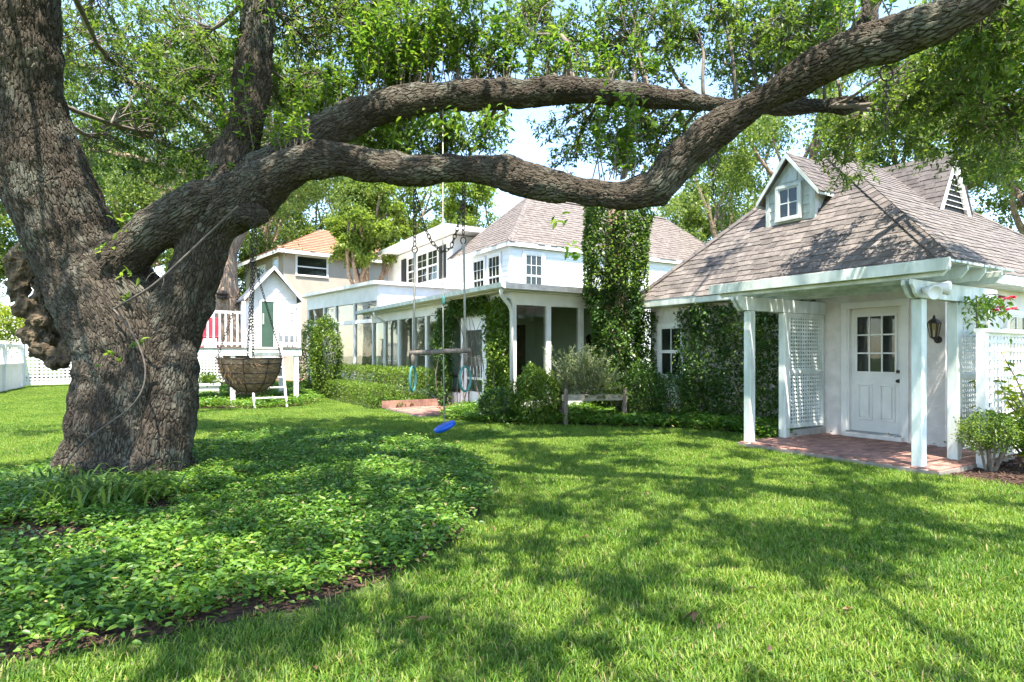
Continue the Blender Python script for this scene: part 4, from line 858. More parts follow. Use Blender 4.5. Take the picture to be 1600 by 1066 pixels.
# branches and leaves of the oak
skel = np.array([p for pts, rad in segs[:6] for p in pts]); srad = np.array([r for pts, rad in segs[:6] for r in rad])
def curve(a, b, n=7, sag=0.2, rng=R):
    a, b = Vector(a), Vector(b); L = (b-a).length; o = Vector((rng.uniform(-1,1), rng.uniform(-1,1), rng.uniform(-.3,1)))*sag*L
    o2 = Vector((rng.uniform(-1,1), rng.uniform(-1,1), rng.uniform(-1,1)))*sag*0.5*L
    return [a.lerp(b, t) + o*math.sin(math.pi*t) + o2*math.sin(2*math.pi*t) for t in [i/(n-1) for i in range(n)]]
VIS = [  # px, py, distance, radius in metres, leaf clusters
 (130,40,9.5,1.0,46),(200,110,9.5,1.0,50),(290,60,9,1.0,50),(250,200,9.5,0.9,46),(330,130,8.5,0.8,40),(160,210,10,0.9,40),(330,230,9,0.7,30),
 (470,60,8.5,0.9,44),(560,40,8.5,0.9,50),(640,70,8.2,0.8,46),(700,30,8.5,0.9,50),(760,90,8.4,0.6,28),(620,120,8.3,0.6,30),(480,140,8.0,0.6,26),
 (860,30,9.5,0.8,26),(950,60,9.5,0.8,30),(1010,110,9,0.6,20),(980,220,8.8,0.6,20),(930,200,9.2,0.5,14),(1040,30,9.5,0.7,20),(1020,240,9.5,0.6,22),
 (700,215,10,0.6,20),(620,225,10.5,0.7,22),(760,190,10,0.4,10),(560,240,11,0.7,22),
 (1180,60,9,0.8,30),(1230,40,9,0.8,36),(1170,140,10,0.6,16),(1240,20,8,0.7,30),(1290,30,8.5,0.7,30),(1090,200,10,0.6,18),(1130,90,10,0.5,12),
 (1440,130,7.5,0.6,40),(1510,120,7.0,0.7,50),(1560,70,6.5,0.7,46),(1580,180,7.2,0.8,54),(1520,190,8.0,0.7,46),(1420,190,8.8,0.5,26),(1580,230,8.5,0.55,30),(1390,110,8.5,0.5,22),
 (1340,190,9.4,0.5,20),(1320,240,10,0.5,18),(1425,225,9.6,0.3,8),(1550,10,6.0,0.6,34),(100,140,11,0.9,30),(400,180,10,0.9,34),(420,20,9,0.8,30),(520,0,9.5,0.9,40),(600,10,9,0.8,40),(820,10,10,0.8,30),(900,80,9.5,0.6,22),(990,30,9,0.7,30),(1060,60,9,0.5,20),(1200,100,9.5,0.6,24),(1280,70,9,0.6,26),(1110,20,9,0.6,22),(860,110,9,0.5,16),(640,205,9.5,0.6,26),(700,225,10,0.5,22),(590,215,9.5,0.6,24),(760,215,10.5,0.4,12),(880,190,9.6,0.35,8),(900,250,10,0.35,9),(480,190,9,0.5,20),(1010,190,9,0.5,18),(1060,230,9.5,0.5,20),(960,160,9,0.5,16)]
blobs = [(at(x, y, Y), r, n) for x, y, Y, r, n in VIS]
k = 0
while k < 296:                                        # the crown overhead, out of view, its boughs placed to shade lawn and trunk
    X, Y, Z = (R.uniform(-9, 9), R.uniform(-5, 11), R.uniform(5.2, 10.5)) if k < 120 else (R.uniform(-4.5, 7.5), R.uniform(-3.5, 6), R.uniform(5.0, 8)) if k < 245 else (R.uniform(-6, 1), R.uniform(1.5, 6), R.uniform(6, 9))
    if Z < CAMH + 0.68*Y + 0.9: continue
    blobs.append((Vector((X, Y, Z)), R.uniform(0.28, 0.62), R.randint(8, 15))); k += 1
br = MB(); CC = []; reach = [Vector(p) for p in skel if p[2] > CAMH + 0.62*p[1]]
isvis = lambda c: c.z < CAMH + 0.68*c.y + 0.5
blobs = [b for b in blobs if isvis(b[0])] + sorted([b for b in blobs if not isvis(b[0])], key=lambda b: min((b[0]-q).length for q in reach))
for c, r, n in blobs:
    vis = isvis(c)
    if vis:
        d = np.linalg.norm(skel - np.array(c), axis=1) + np.maximum(0, skel[:, 2]-c.z)*1.5; i = int(np.argmin(d)); a = Vector(skel[i]); r0 = srad[i]*0.6
    else: a = min(reach, key=lambda q: (q-c).length); reach.append(c); r0 = 0.03
    L = (c-a).length; pts = curve(a, c, 9, 0.13)
    r0 = min(0.010+0.010*L, r0); br.tube(pts, [r0*(1-(0.75 if vis else 0.3)*q/8)+0.006 for q in range(9)], 7)
    cl = [Vector(c) + Vector(rdir(1)[0])*r*(R.random()**0.45) for _ in range(n)]
    for q in (cl if vis else cl[::3]): br.tube(curve(pts[R.randint(5, 8)], q, 5, 0.15), [0.010, 0.009, 0.007, 0.005, 0.003], 4, caps=False)
    CC += [(q, vis) for q in cl]
br.build('branches', M['twig'], oak, True)
for nm_, want, nsp, per_c, l0, l1 in (('crown', True, 4, 15, 0.055, 0.105), ('crown_overhead_shade', False, 3, 17, 0.065, 0.12)):
    cs = np.repeat(np.array([q for q, v_ in CC if v_ == want]), nsp, 0); ax = unit(rdir(len(cs))*[1, 1, 0.7] + [0, 0, -0.1]); cs = cs + NR.normal(size=cs.shape)*0.05
    ln = NR.uniform(0.16, 0.36, (len(cs), 1)); cen = np.repeat(cs, per_c, 0); tw = np.repeat(ax*ln, per_c, 0); nl = len(cen)      # leafy sprays along fine twigs
    pos = cen + tw*NR.uniform(0.05, 1.0, (nl, 1)) + NR.normal(size=(nl, 3))*0.02
    dirs = unit(tw)*0.6 + rdir(nl)*0.85
    newobj(nm_, leaf_mesh(nm_, pos - np.array(ORG[oak.name]), dirs, NR.uniform(l0, l1, nl), NR.uniform(0.36, 0.46, nl)*(l0+l1)/2, M['oak_leaf']), oak)
    if want:
        V_ = np.stack([cs, cs + ax*ln + [0.004, 0, 0], cs + [0.007, 0.002, 0]], 1) - np.array(ORG[oak.name]); tg = np.stack([cs - [0, 0, 0.005], cs + ax*ln, cs + [0, 0, 0.005]], 1) - np.array(ORG[oak.name])
        VV = np.concatenate([V_.reshape(-1, 3), tg.reshape(-1, 3)]); newobj('twigs', np_mesh('twigs', VV, np.arange(len(VV)).reshape(-1, 3), M['twig']), oak)['kind'] = 'stuff'
# upright shoots growing on the limbs
def shoots(spots, name='shoot_leaves'):
    st = MB(); C, D, Ls, Ws = [], [], [], []
    for p, hgt, lean, ll in spots:
        tip = Vector(p) + Vector((R.gauss(0, 0.14)*hgt+lean, R.gauss(0, 0.14)*hgt, hgt)); pts = curve(p, tip, 6, 0.06)
        st.tube(pts, [0.007, 0.006, 0.005, 0.004, 0.003, 0.002], 5, caps=False)
        m = int(10 + hgt*34)
        for q in range(m):
            t = R.uniform(0.22, 1.0)*5; i = min(int(t), 4); pp = pts[i].lerp(pts[i+1], t-i); a = R.uniform(0, 6.28)
            C.append(pp); D.append((math.cos(a), math.sin(a), R.uniform(-0.3, 0.9))); Ls.append(ll*R.uniform(0.6, 1.25)); Ws.append(Ls[-1]*R.uniform(0.3, 0.42))
    st.build('shoot_stems', M['twig'], oak)['kind'] = 'stuff'
    off = np.array(ORG[oak.name]); newobj(name, leaf_mesh(name, np.array(C)-off, np.array(D), np.array(Ls), np.array(Ws), M['shoot_leaf'], fine=True), oak)
sp = []
def on_limb(x0, x1, key, n, h0, h1, ll=0.085):
    cp = chainpts(OAK[key])
    for _ in range(n):
        x = R.uniform(x0, x1)
        for (pa_, ra), (pb_, rb_) in zip(cp, cp[1:]):
            xa, xb = 800+FPX*pa_.x/pa_.y, 800+FPX*pb_.x/pb_.y
            if xa <= x <= xb:
                t = (x-xa)/(xb-xa); p = pa_.lerp(pb_, t) + Vector((0, R.uniform(-0.05, 0.05), (ra*(1-t)+rb_*t)*0.85)); sp.append((p, R.uniform(h0, h1), 0, ll)); break
on_limb(415, 560, 'upper', 34, 0.25, 0.75); on_limb(560, 800, 'upper', 62, 0.35, 1.25, 0.10); on_limb(800, 1050, 'upper', 22, 0.25, 0.8, 0.10)
on_limb(925, 990, 'stem', 16, 0.25, 0.85, 0.09); on_limb(400, 480, 'stem', 14, 0.15, 0.5, 0.07); on_limb(240, 360, 'cross', 5, 0.1, 0.3, 0.06); on_limb(1280, 1400, 'stem', 8, 0.15, 0.4, 0.07)
for _ in range(40):
    t = R.random(); p = at(372+20*t+R.uniform(-25,25), 270-250*t, 7.0+0.3*t); sp.append((p, R.uniform(0.3, 0.8), 0, 0.085))
for _ in range(26): p = at(R.uniform(600, 790), R.uniform(165, 180), 7.75); sp.append((p, -R.uniform(0.15, 0.45), 0, 0.085))   # hanging sprays
shoots([(p, h, l, ll) for p, h, l, ll in sp if h > 0]); 
C, D = [], []
for p, h, l, ll in sp:
    if h < 0:
        for _ in range(16): C.append(p + Vector((R.gauss(0, .06), R.gauss(0, .06), h*R.random()))); D.append((R.gauss(0,1), R.gauss(0,1), -0.8))
for (x, y, Y) in ((890,385,5.6),(893,405,5.6),(640,235,6.3),(870,340,5.9),(200,375,6.6),(195,345,6.65),(205,338,6.65),(188,465,6.55),(175,560,6.35),(210,540,6.35),(200,430,6.5),(165,385,6.5)):
    for _ in range(7): C.append(at(x, y, Y) + Vector((R.gauss(0, .05), R.gauss(0, .03), R.gauss(0, .035)))); D.append((R.gauss(0,1), R.gauss(-.4,1), R.gauss(0.1,.6)))
newobj('sprig_leaves', leaf_mesh('sprig_leaves', np.array(C)-np.array(ORG[oak.name]), np.array(D), 0.10, 0.042, M['shoot_leaf'], fine=True), oak)

def spline(p, m=5):
    out = []
    for i in range(len(p)-1):
        a, b, c_, d = p[max(i-1,0)], p[i], p[i+1], p[min(i+2,len(p)-1)]
        for j in range(m):
            t = j/m; out.append((2*b + (c_-a)*t + (2*a-5*b+4*c_-d)*t*t + (3*b-a-3*c_+d)*t*t*t)*0.5)
    return out + [p[-1]]
# woody vine clinging to the trunk
vn = wthing('woody_vine', 'bare grey vine stem looping down the oak trunk', 'vine', gr(100, 735))
for rows, r in (([(372,322,6.15),(330,362,6.2),(290,400,6.25),(240,445,6.25),(200,470,6.3),(176,484,6.4)], 0.012), ([(178,484,6.35),(200,510,6.28),(217,540,6.22),(227,575,6.2),(222,610,6.18),(200,640,6.15),(165,665,6.2),(130,692,6.3),(106,722,6.4),(98,740,6.45)], 0.009), ([(228,440,6.25),(236,428,6.25),(250,426,6.25),(256,438,6.25),(252,452,6.27)], 0.006)):
    MB().tube(spline([at(*q) for q in rows]), r, 7).build('stem', M['vinebark'], vn, True)

# ------------------------------------------------------------------ other trees
def make_tree(name, label, loc, h, rx, rz, nleaf, mat, ls=0.15, tr=0.3, seed=0, group=None, cz=0.6, nb=34, lean=(0,0), bark='bark_far', trunk_rows=None, low=0.25):
    rr = random.Random(seed); loc = Vector(loc); t = wthing(name, label, 'tree', loc, group)
    fork = loc + Vector((lean[0]*0.4, lean[1]*0.4, h*0.36)); mb = MB()
    if trunk_rows: pts = [Vector(p) for p, r in trunk_rows]; mb.tube(pts, [r for p, r in trunk_rows], 12); fork = pts[-1]
    else:
        pts = curve(loc, fork, 7, 0.06, rr); mb.tube(pts, [tr*1.35]+[tr*(1-0.06*i) for i in range(1, 7)], 10)
    cc = loc + Vector((lean[0], lean[1], h*cz)); cl = []
    for i in range(nb):
        d = Vector((rr.gauss(0,1), rr.gauss(0,1), rr.gauss(0,1))).normalized(); q = cc + Vector((d.x*rx, d.y*rx, d.z*rz))*rr.uniform(0.45, 1.0)
        if q.z < loc.z + h*low: q.z = loc.z + h*low + rr.uniform(0, 1)
        cl.append((q, rr.uniform(0.16, 0.30)*rx))
        if i % 2 == 0: mb.tube(curve(fork if i % 4 else fork.lerp(cc, 0.5), q, 7, 0.12, rr), [tr*0.42*(1-0.13*j)+0.02 for j in range(7)], 6, caps=False)
    mb.tube([fork, fork.lerp(cc, 0.5), cc], [tr*0.7, tr*0.5, tr*0.25], 8)
    mb.build('trunk', M[bark], t, True)
    m = nleaf // nb; cen = np.repeat(np.array([c for c, r in cl]), m, 0); rad = np.repeat(np.array([r for c, r in cl]), m)[:, None]; n = len(cen)
    nsub = 22                                                     # sub-clumps inside each bough
    sub = rdir(nb*nsub)*(NR.random((nb*nsub, 1))**0.4); pick = (np.repeat(np.arange(nb), m)*nsub + NR.integers(0, nsub, n))
    pos = cen + sub[pick]*rad*[1, 1, 0.75] + NR.normal(size=(n, 3))*rad*0.17
    newobj('crown', leaf_mesh('crown', pos - np.array(ORG[t.name]), rdir(n) + [0, 0, -0.35], NR.uniform(0.7, 1.3, n)*ls, NR.uniform(0.4, 0.6, n)*ls, M[mat]), t)
    return t
deckrows = [(at(388,604,18.6), 0.50), (at(372,560,18.6), 0.42), (at(358,500,18.6), 0.40), (at(348,440,18.6), 0.44), (at(350,395,18.7), 0.38), (at(372,350,18.8), 0.36), (at(410,318,19), 0.30)]
deckrows[0][0].z = 0
make_tree('shade_oak', 'leaning oak growing up through the playhouse deck', (at(388,604,18.6).x, 18.6, 0), 13, 5.5, 3.6, 42000, 'far_leaf', 0.11, 0.34, 3, cz=0.70, nb=44, lean=(-1.5, 1.0), trunk_rows=deckrows, low=0.48)
FAR = 'trees beyond the roofs'
def tp(px, Y): return ((px-800)/FPX*Y, Y, 0)
T = [('leafy tree behind the ivy-clad column and low cottage eave', 1130, 36, 15, 4.2, 6.2, 'far_leaf'), ('tall oak rising behind the gabled cottage dormer', 1250, 28, 17, 5.0, 6.5, 'far_leaf'),
 ('broad oak behind the louvred gablet of the cottage', 1440, 25, 16, 4.8, 6.0, 'far_leaf'), ('tree at the right end above the cottage roof', 1620, 21, 14, 4.6, 5.2, 'far_leaf'),
 ('lime green tree behind the wing with charcoal shutters', 640, 46, 19, 5.0, 8.2, 'lime_leaf'), ('lime green tree beside the peak of the main roof', 735, 50, 18, 4.5, 7.6, 'lime_leaf'),
 ('pale tree in front of the orange tile roof', 572, 31, 11.5, 2.2, 2.6, 'lime_leaf'), ('tree standing behind the orange roofed house', 470, 52, 17, 6.0, 7.0, 'far_leaf'),
 ('tree filling the gap left of the deck oak', 230, 32, 17, 5.2, 6.8, 'far_leaf'), ('tree above the lattice fence, seen past the forked trunk', 110, 36, 17, 5.5, 7.0, 'far_leaf'),
 ('tree at the left edge behind the board fence', -20, 30, 14, 4.6, 6.0, 'far_leaf'), ('low tree behind the main roof ridge', 950, 55, 14, 5.0, 5.0, 'far_leaf'), ('wide tree far behind between the two brown roofs', 1080, 48, 15, 5.0, 6.0, 'far_leaf'),
 ('tree far behind the orange roof and the shuttered wing', 545, 47, 18, 5.0, 8.0, 'far_leaf'), ('tree far behind the playhouse gable', 415, 43, 17, 5.0, 7.5, 'far_leaf'),
 ('tree far behind the deck oak', 340, 48, 18, 6.0, 7.5, 'far_leaf')]
for i, (lab, px, Y, h, rx, rz, mt) in enumerate(T):
    make_tree('garden_tree', lab, tp(px, Y), h, rx, rz, 27000, mt, 0.10+0.0032*Y, 0.28, 20+i, FAR, nb=36, cz=0.62 if 'orange tile' not in lab else 0.72, low=0.12 if 'orange tile' not in lab else 0.47)
# ------------------------------------------------------------------ shrubs, hedges, ivy
def foliage(t, pos, nrm, ls, mat, ws=0.5, name='foliage', fine=False, droop=0.0, spread=0.85):
    n = len(pos); d = np.asarray(nrm)*0.55 + rdir(n)*spread + [0, 0, -droop]
    return newobj(name, leaf_mesh(name, np.asarray(pos) - np.array(ORG[t.name]), d, NR.uniform(0.7, 1.3, n)*ls, NR.uniform(0.8, 1.2, n)*ls*ws, M[mat], fine=fine), t)
def bush(name, label, c, r, n, ls, mat, cat='shrub', lump=0.13, flat=1.0, stems=5, ws=0.5, depth=0.16, group=None, trunk=None, fine=False):
    """rounded shrub: stems and leaves through the outer shell"""
    c = Vector(c); r = Vector(r); base = Vector((c.x, c.y, 0)); t = wthing(name, label, cat, base, group)
    d = rdir(n); ph_ = NR.uniform(0, 6, (5, 3)); fq = NR.uniform(2, 7, (5, 3))
    h = sum(np.sin(d[:,0]*fq[i,0]+ph_[i,0])*np.sin(d[:,1]*fq[i,1]+ph_[i,1])*np.cos(d[:,2]*fq[i,2]+ph_[i,2]) for i in range(5))
    rad = (1 + lump*h)*(1-np.abs(NR.normal(size=n))*depth)
    pos = np.array(c) + d*np.array(r)*np.clip(rad, 0.05, 2)[:, None]; pos[:, 2] = np.maximum(pos[:, 2], 0.03)
    foliage(t, pos, d, ls, mat, ws, fine=fine)
    st = MB()
    for k in range(stems):
        a = 6.28*k/max(stems,1)+R.random(); b0 = base + Vector((math.cos(a)*r.x*0.12, math.sin(a)*r.y*0.12, 0)); e = c + Vector((math.cos(a)*r.x*0.7, math.sin(a)*r.y*0.7, r.z*R.uniform(0.1, 0.8)))
        st.tube(curve(b0, e, 6, 0.1), [0.02, 0.017, 0.014, 0.011, 0.008, 0.004], 6, caps=False)
    if trunk: st.tube(curve(base, c, 5, 0.05), [trunk, trunk*0.9, trunk*0.8, trunk*0.7, trunk*0.5], 8)
    st.build('stems', M['twig'], t); return t
def hedge(label, p, q, w, h, n, ls, mat, group=None, name='clipped_hedge', round_=0.1):
    """clipped hedge from p to q"""
    p, q = Vector((p[0], p[1], 0)), Vector((q[0], q[1], 0)); L = (q-p).length; e = (q-p)/L; f = Vector((-e.y, e.x, 0)); t = wthing(name, label, 'hedge', p, group)
    a = NR.uniform(0, L, n); per_ = NR.uniform(0, 2*h+w, n); dep = np.abs(NR.normal(size=n))*0.07
    b = np.where(per_ < h, -w/2+dep, np.where(per_ < h+w, per_-h-w/2, w/2-dep)); z = np.where(per_ < h, per_, np.where(per_ < h+w, h-dep, per_-h-w))
    nb_ = np.where(per_ < h, -1.0, np.where(per_ < h+w, 0, 1.0)); nz = np.where((per_ >= h) & (per_ < h+w), 1.0, 0.1)
    wob = 1 + round_*(np.sin(a*3.1+1)*np.sin(a*7.3)+0.6*np.sin(a*13+z*9)+0.5*np.sin(b*17+z*5))
    pos = np.array(p) + a[:, None]*np.array(e) + (b*wob)[:, None]*np.array(f) + np.stack([0*a, 0*a, z*wob+0.02], 1)
    # the two ends
    ne = n//14; 
    for a_ in (0.0, L):
        m = slice(0, ne) if a_ == 0 else slice(ne, 2*ne)
        pos[m] = np.array(p) + np.array(e)*a_ + NR.uniform(-w/2, w/2, ne)[:, None]*np.array(f) + np.stack([0*a[m], 0*a[m], NR.uniform(0, h, ne)], 1) + NR.normal(size=(ne,3))*0.03
    foliage(t, pos, nb_[:, None]*np.array(f) + np.stack([0*a, 0*a, nz], 1), ls, mat)
    st = MB()
    for k in range(int(L/0.25)): x = p + e*(0.12+k*0.25); st.tube(curve(x, x+Vector((R.uniform(-.1,.1), R.uniform(-.1,.1), h*0.85)), 4, 0.1), [0.014, 0.012, 0.008, 0.004], 5, caps=False)
    st.build('stems', M['twig'], t); return t
def climber(label, P, shape, n, ls, mat, thick=0.16, name='climbing_ivy', cat='ivy', org=None, H=True):
    """leaves over a wall: shape() -> (a, z) samples; thickness varies in swags"""
    a, z = shape(n); dpt = np.abs(NR.normal(size=len(a)))*thick*0.35 + thick*(0.6+0.5*np.sin(a*2.7+z*3.1)*np.sin(a*5.1-z*1.7)); dpt = np.clip(dpt, 0.015, None)*np.clip(NR.random(len(a))*1.6, 0.15, 1)
    loc = np.array([P(a[i], z[i], dpt[i]) for i in range(len(a))]); out = Vector(P(0,0,1)) - Vector(P(0,0,0))
    if H: loc = np.array(P0) + loc[:, :1]*np.array(AV) + loc[:, 1:2]*np.array(AU) + loc[:, 2:]*[0,0,1]; out = AV*out.x + AU*out.y
    t = wthing(name, label, cat, Vector((loc[:,0].mean(), loc[:,1].mean(), 0)))
    foliage(t, loc, np.tile(np.array(out), (len(a), 1))*1.2, ls, mat, 0.62, droop=0.35)
    st = MB()
    for k in range(9):
        i, j = R.randrange(len(a)), R.randrange(len(a)); lo = Vector(loc[i]); lo.z = 0.02; st.tube(curve(lo, loc[j], 7, 0.08), [0.014, 0.013, 0.012, 0.01, 0.008, 0.006, 0.003], 5, caps=False)
    st.build('stems', M['twig'], t); return t
def rect(a0, a1, z0, z1, wob=0.08):
    def f(n):
        a = NR.uniform(a0, a1, n); z = NR.uniform(z0, z1, n); k = (a > a0 + wob*(1+np.sin(z*5)+0.5*np.sin(z*13))*0.6) & (a < a1 - wob*(1+np.sin(z*4+2)+0.5*np.sin(z*11))*0.6) & (z < z1 - wob*(1+np.sin(a*6)+0.6*np.sin(a*15))*0.7); return a[k], z[k]
    return f
climber('thick dark ivy covering the cottage wall beside the pergola', Pv, rect(2.5, 5.62, 0.0, 2.52), 15000, 0.072, 'ivy_leaf', 0.26)
climber('dark ivy on the cottage wall corner left of its small window', Pv, rect(6.34, 7.0, 0.0, 2.5, 0.04), 4200, 0.072, 'ivy_leaf', 0.22)
# tall ivy column
ic = hw(1.28, 7.0); iv = wthing('ivy_column', 'tall column wrapped in ivy rising between sunroom and cottage', 'ivy', ic)
MB().tube([ic, ic+Vector((0.05,0,2.0)), ic+Vector((0.0,0,4.3)), ic+Vector((0.05,0,5.0))], [0.34, 0.28, 0.25, 0.2], 14).build('trunk', M['bark_far'], iv, True)
n = 21000; a = NR.uniform(0, 6.283, n); z = NR.uniform(0.05, 5.15, n)
rr_ = 0.55 + 0.10*np.sin(a*2+z*0.9)*np.sin(z*1.3+a) + 0.16*np.clip((z-2.6)/1.2, 0, 1) + 0.10*np.sin(a*3+z*1.7)*np.sin(z*2.9) + 0.06*np.sin(a*7-z*5) - np.abs(NR.normal(size=n))*0.09
foliage(iv, np.array(ic) + np.stack([rr_*np.cos(a), rr_*np.sin(a), z], 1), np.stack([np.cos(a), np.sin(a), 0*a], 1), 0.085, 'ivy_leaf', 0.6, droop=0.4)
n = 2200; a = NR.uniform(0, 6.283, n); z = NR.uniform(2.9, 4.95, n); foliage(iv, np.array(ic) + np.stack([0.72*np.cos(a), 0.72*np.sin(a), z], 1), np.stack([np.cos(a), np.sin(a), 0*a], 1), 0.08, 'hedge_leaf', 0.6, name='lighter_foliage', droop=0.3)  # lighter leaves round the upper part of the column
# jasmine round the sunroom door
climber('climbing jasmine on sunroom corner at the downspout side of the glass door', Ps, rect(SS0-0.05, 8.8, 0.0, 2.75), 8200, 0.075, 'hedge_leaf', 0.22, 'climbing_jasmine', 'climber')
climber('climbing jasmine on the hedge side of the glass door', Ps, rect(10.72, 11.65, 0.0, 2.7), 5600, 0.075, 'ivy_leaf', 0.22, 'climbing_jasmine', 'climber')
climber('jasmine garland arching above the glass door', Ps, rect(8.7, 10.8, 2.42, 2.85, 0.03), 2600, 0.075, 'ivy_leaf', 0.2, 'climbing_jasmine', 'climber')
# clipped hedges in front of the sunroom
HG = 'clipped hedges before the sunroom'
hedge('taller clipped hedge against the sunroom glass', hw(SV-0.62, 11.7), hw(SV-0.75, 19.8), 0.8, 1.0, 19000, 0.055, 'hedge_leaf', HG, round_=0.05)
hedge('lower clipped hedge in front of the taller one', hw(SV-1.62, 11.7), hw(SV-1.75, 17.6), 0.7, 0.58, 13000, 0.05, 'hedge_leaf', HG, round_=0.05)
bush('columnar_shrub', 'tall bright columnar shrub beside the garden room panes', (*at(510, 553, 19.8).xy, 1.35), (0.5, 0.5, 1.35), 6500, 0.085, 'hedge_leaf', ws=0.5)
bush('columnar_shrub', 'dark shrub between playhouse wall and columnar shrub', (*at(486, 553, 21.0).xy, 1.25), (0.42, 0.42, 1.3), 4200, 0.085, 'ivy_leaf')
bc = at(838, 553, 12.4); bush('clipped_shrub', 'rounded clipped shrub under the sunroom corner panes', (bc.x, bc.y, 0.55), (0.52, 0.5, 0.60), 8500, 0.062, 'hedge_leaf')
bc = at(1003, 553, 12.6); bush('clipped_shrub', 'rounded clipped shrub below the cottage window', (bc.x, bc.y, 0.58), (0.52, 0.5, 0.64), 5200, 0.065, 'ivy_leaf')
bc = at(1052, 553, 12.2); bush('clipped_shrub', 'dark clipped shrub against ivy between window and pergola', (bc.x, bc.y, 0.5), (0.42, 0.4, 0.56), 3400, 0.06, 'ivy_leaf')
bc = at(778, 553, 12.6); bush('clipped_shrub', 'low shrub at the foot of the climbing jasmine', (bc.x, bc.y, 0.35), (0.42, 0.4, 0.4), 2600, 0.065, 'ivy_leaf')
# bushes behind the left fence
for i, (px, py, Y, r, lab, mt) in enumerate(((10,505,27.5,0.9,'golden shrub above the board fence at the picture edge','golden_leaf'), (60,515,29,0.8,'small golden shrub above the lattice fence','golden_leaf'), (-30,470,31,2.0,'dark shrub behind the golden shrub','far_leaf'))):
    c = at(px, py, Y); bush('fence_shrub', lab, c, (r, r*0.8, r), 3600, 0.12, mt, depth=0.3)
# planting on the right
bc = gr(1548, 738); 
bush('small_topiary', 'small round topiary on a thin trunk in the mulch bed', (bc.x, bc.y, 0.50), (0.36, 0.34, 0.25), 4200, 0.034, 'hedge_leaf', trunk=0.022, stems=7, depth=0.3)
bc = gr(1640, 745); bush('small_topiary', 'twiggy round shrub at the edge behind the small topiary', (bc.x, bc.y, 0.50), (0.36, 0.34, 0.28), 3600, 0.036, 'hedge_leaf', stems=6, depth=0.3)
lp = gr(1618, 733); lt = wthing('hibiscus_shrub', 'sunlit golden-green broadleaf shrub in front of lattice fence', 'shrub', lp)
st = MB(); C, D = [], []
for k in range(24):
    e = lp + Vector((R.uniform(-0.62, 0.8), R.uniform(-0.25, 0.3), R.uniform(0.55, 1.15))); 
    if k == 0: e = lp + Vector((-0.45, 0, 1.5))
    pts = curve(lp, e, 8, 0.12); st.tube(pts, [0.014]*4+[0.01, 0.008, 0.006, 0.004], 5, caps=False)
    for _ in range(30): t = R.uniform(2.2, 7); i = min(int(t), 6); C.append(pts[i].lerp(pts[i+1], t-i)); a = R.uniform(0, 6.28); D.append((math.cos(a), math.sin(a), R.uniform(-.4, .5)))
st.build('stems', M['twig'], lt); newobj('foliage', leaf_mesh('foliage', np.array(C)-np.array(lp), np.array(D), NR.uniform(0.08, 0.15, len(C)), NR.uniform(0.045, 0.075, len(C)), M['golden_leaf'], fine=True), lt)
fc = wthing('flowering_climber', 'vine with pink flowers hanging at the pergola corner', 'vine', hw(1.2, -0.25))
st = MB(); C, D = [], []; tp_ = hw(1.25, -0.22, 2.22)
st.tube(curve(hw(1.25, -0.25, 0.0), hw(1.05, -0.2, 2.15), 10, 0.05), 0.009, 6); st.tube(curve(hw(1.0, -0.2, 2.15), hw(1.7, -0.3, 2.2), 6, 0.1), 0.007, 6); st.build('stems', M['twig'], fc)
for _ in range(200):
    C.append(hw(R.uniform(0.85, 1.75), R.uniform(-0.38, -0.1), 2.2-abs(R.gauss(0, .15)))); D.append((R.gauss(0,1), R.gauss(0,1), -0.7))
for _ in range(40): C.append(hw(R.uniform(1.0, 1.6), -0.15, 2.1-R.random()*0.45)); D.append((R.gauss(0,1), R.gauss(0,1), -0.7))
newobj('foliage', leaf_mesh('foliage', np.array(C)-np.array(ORG[fc.name]), np.array(D), 0.085, 0.036, M['shoot_leaf'], fine=True), fc)
for k in range(11):
    c = hw(R.uniform(1.45, 1.85), R.uniform(-0.42, -0.25), R.uniform(1.97, 2.2)); m = 14; a = np.linspace(0, 12.5, m); dd_ = np.stack([np.cos(a), np.sin(a), NR.uniform(-0.3, 0.7, m)], 1)
    newobj('flower', leaf_mesh('flower', np.tile(np.array(c-ORG[fc.name]), (m, 1)), dd_, 0.045, 0.04, M['petal']), fc)
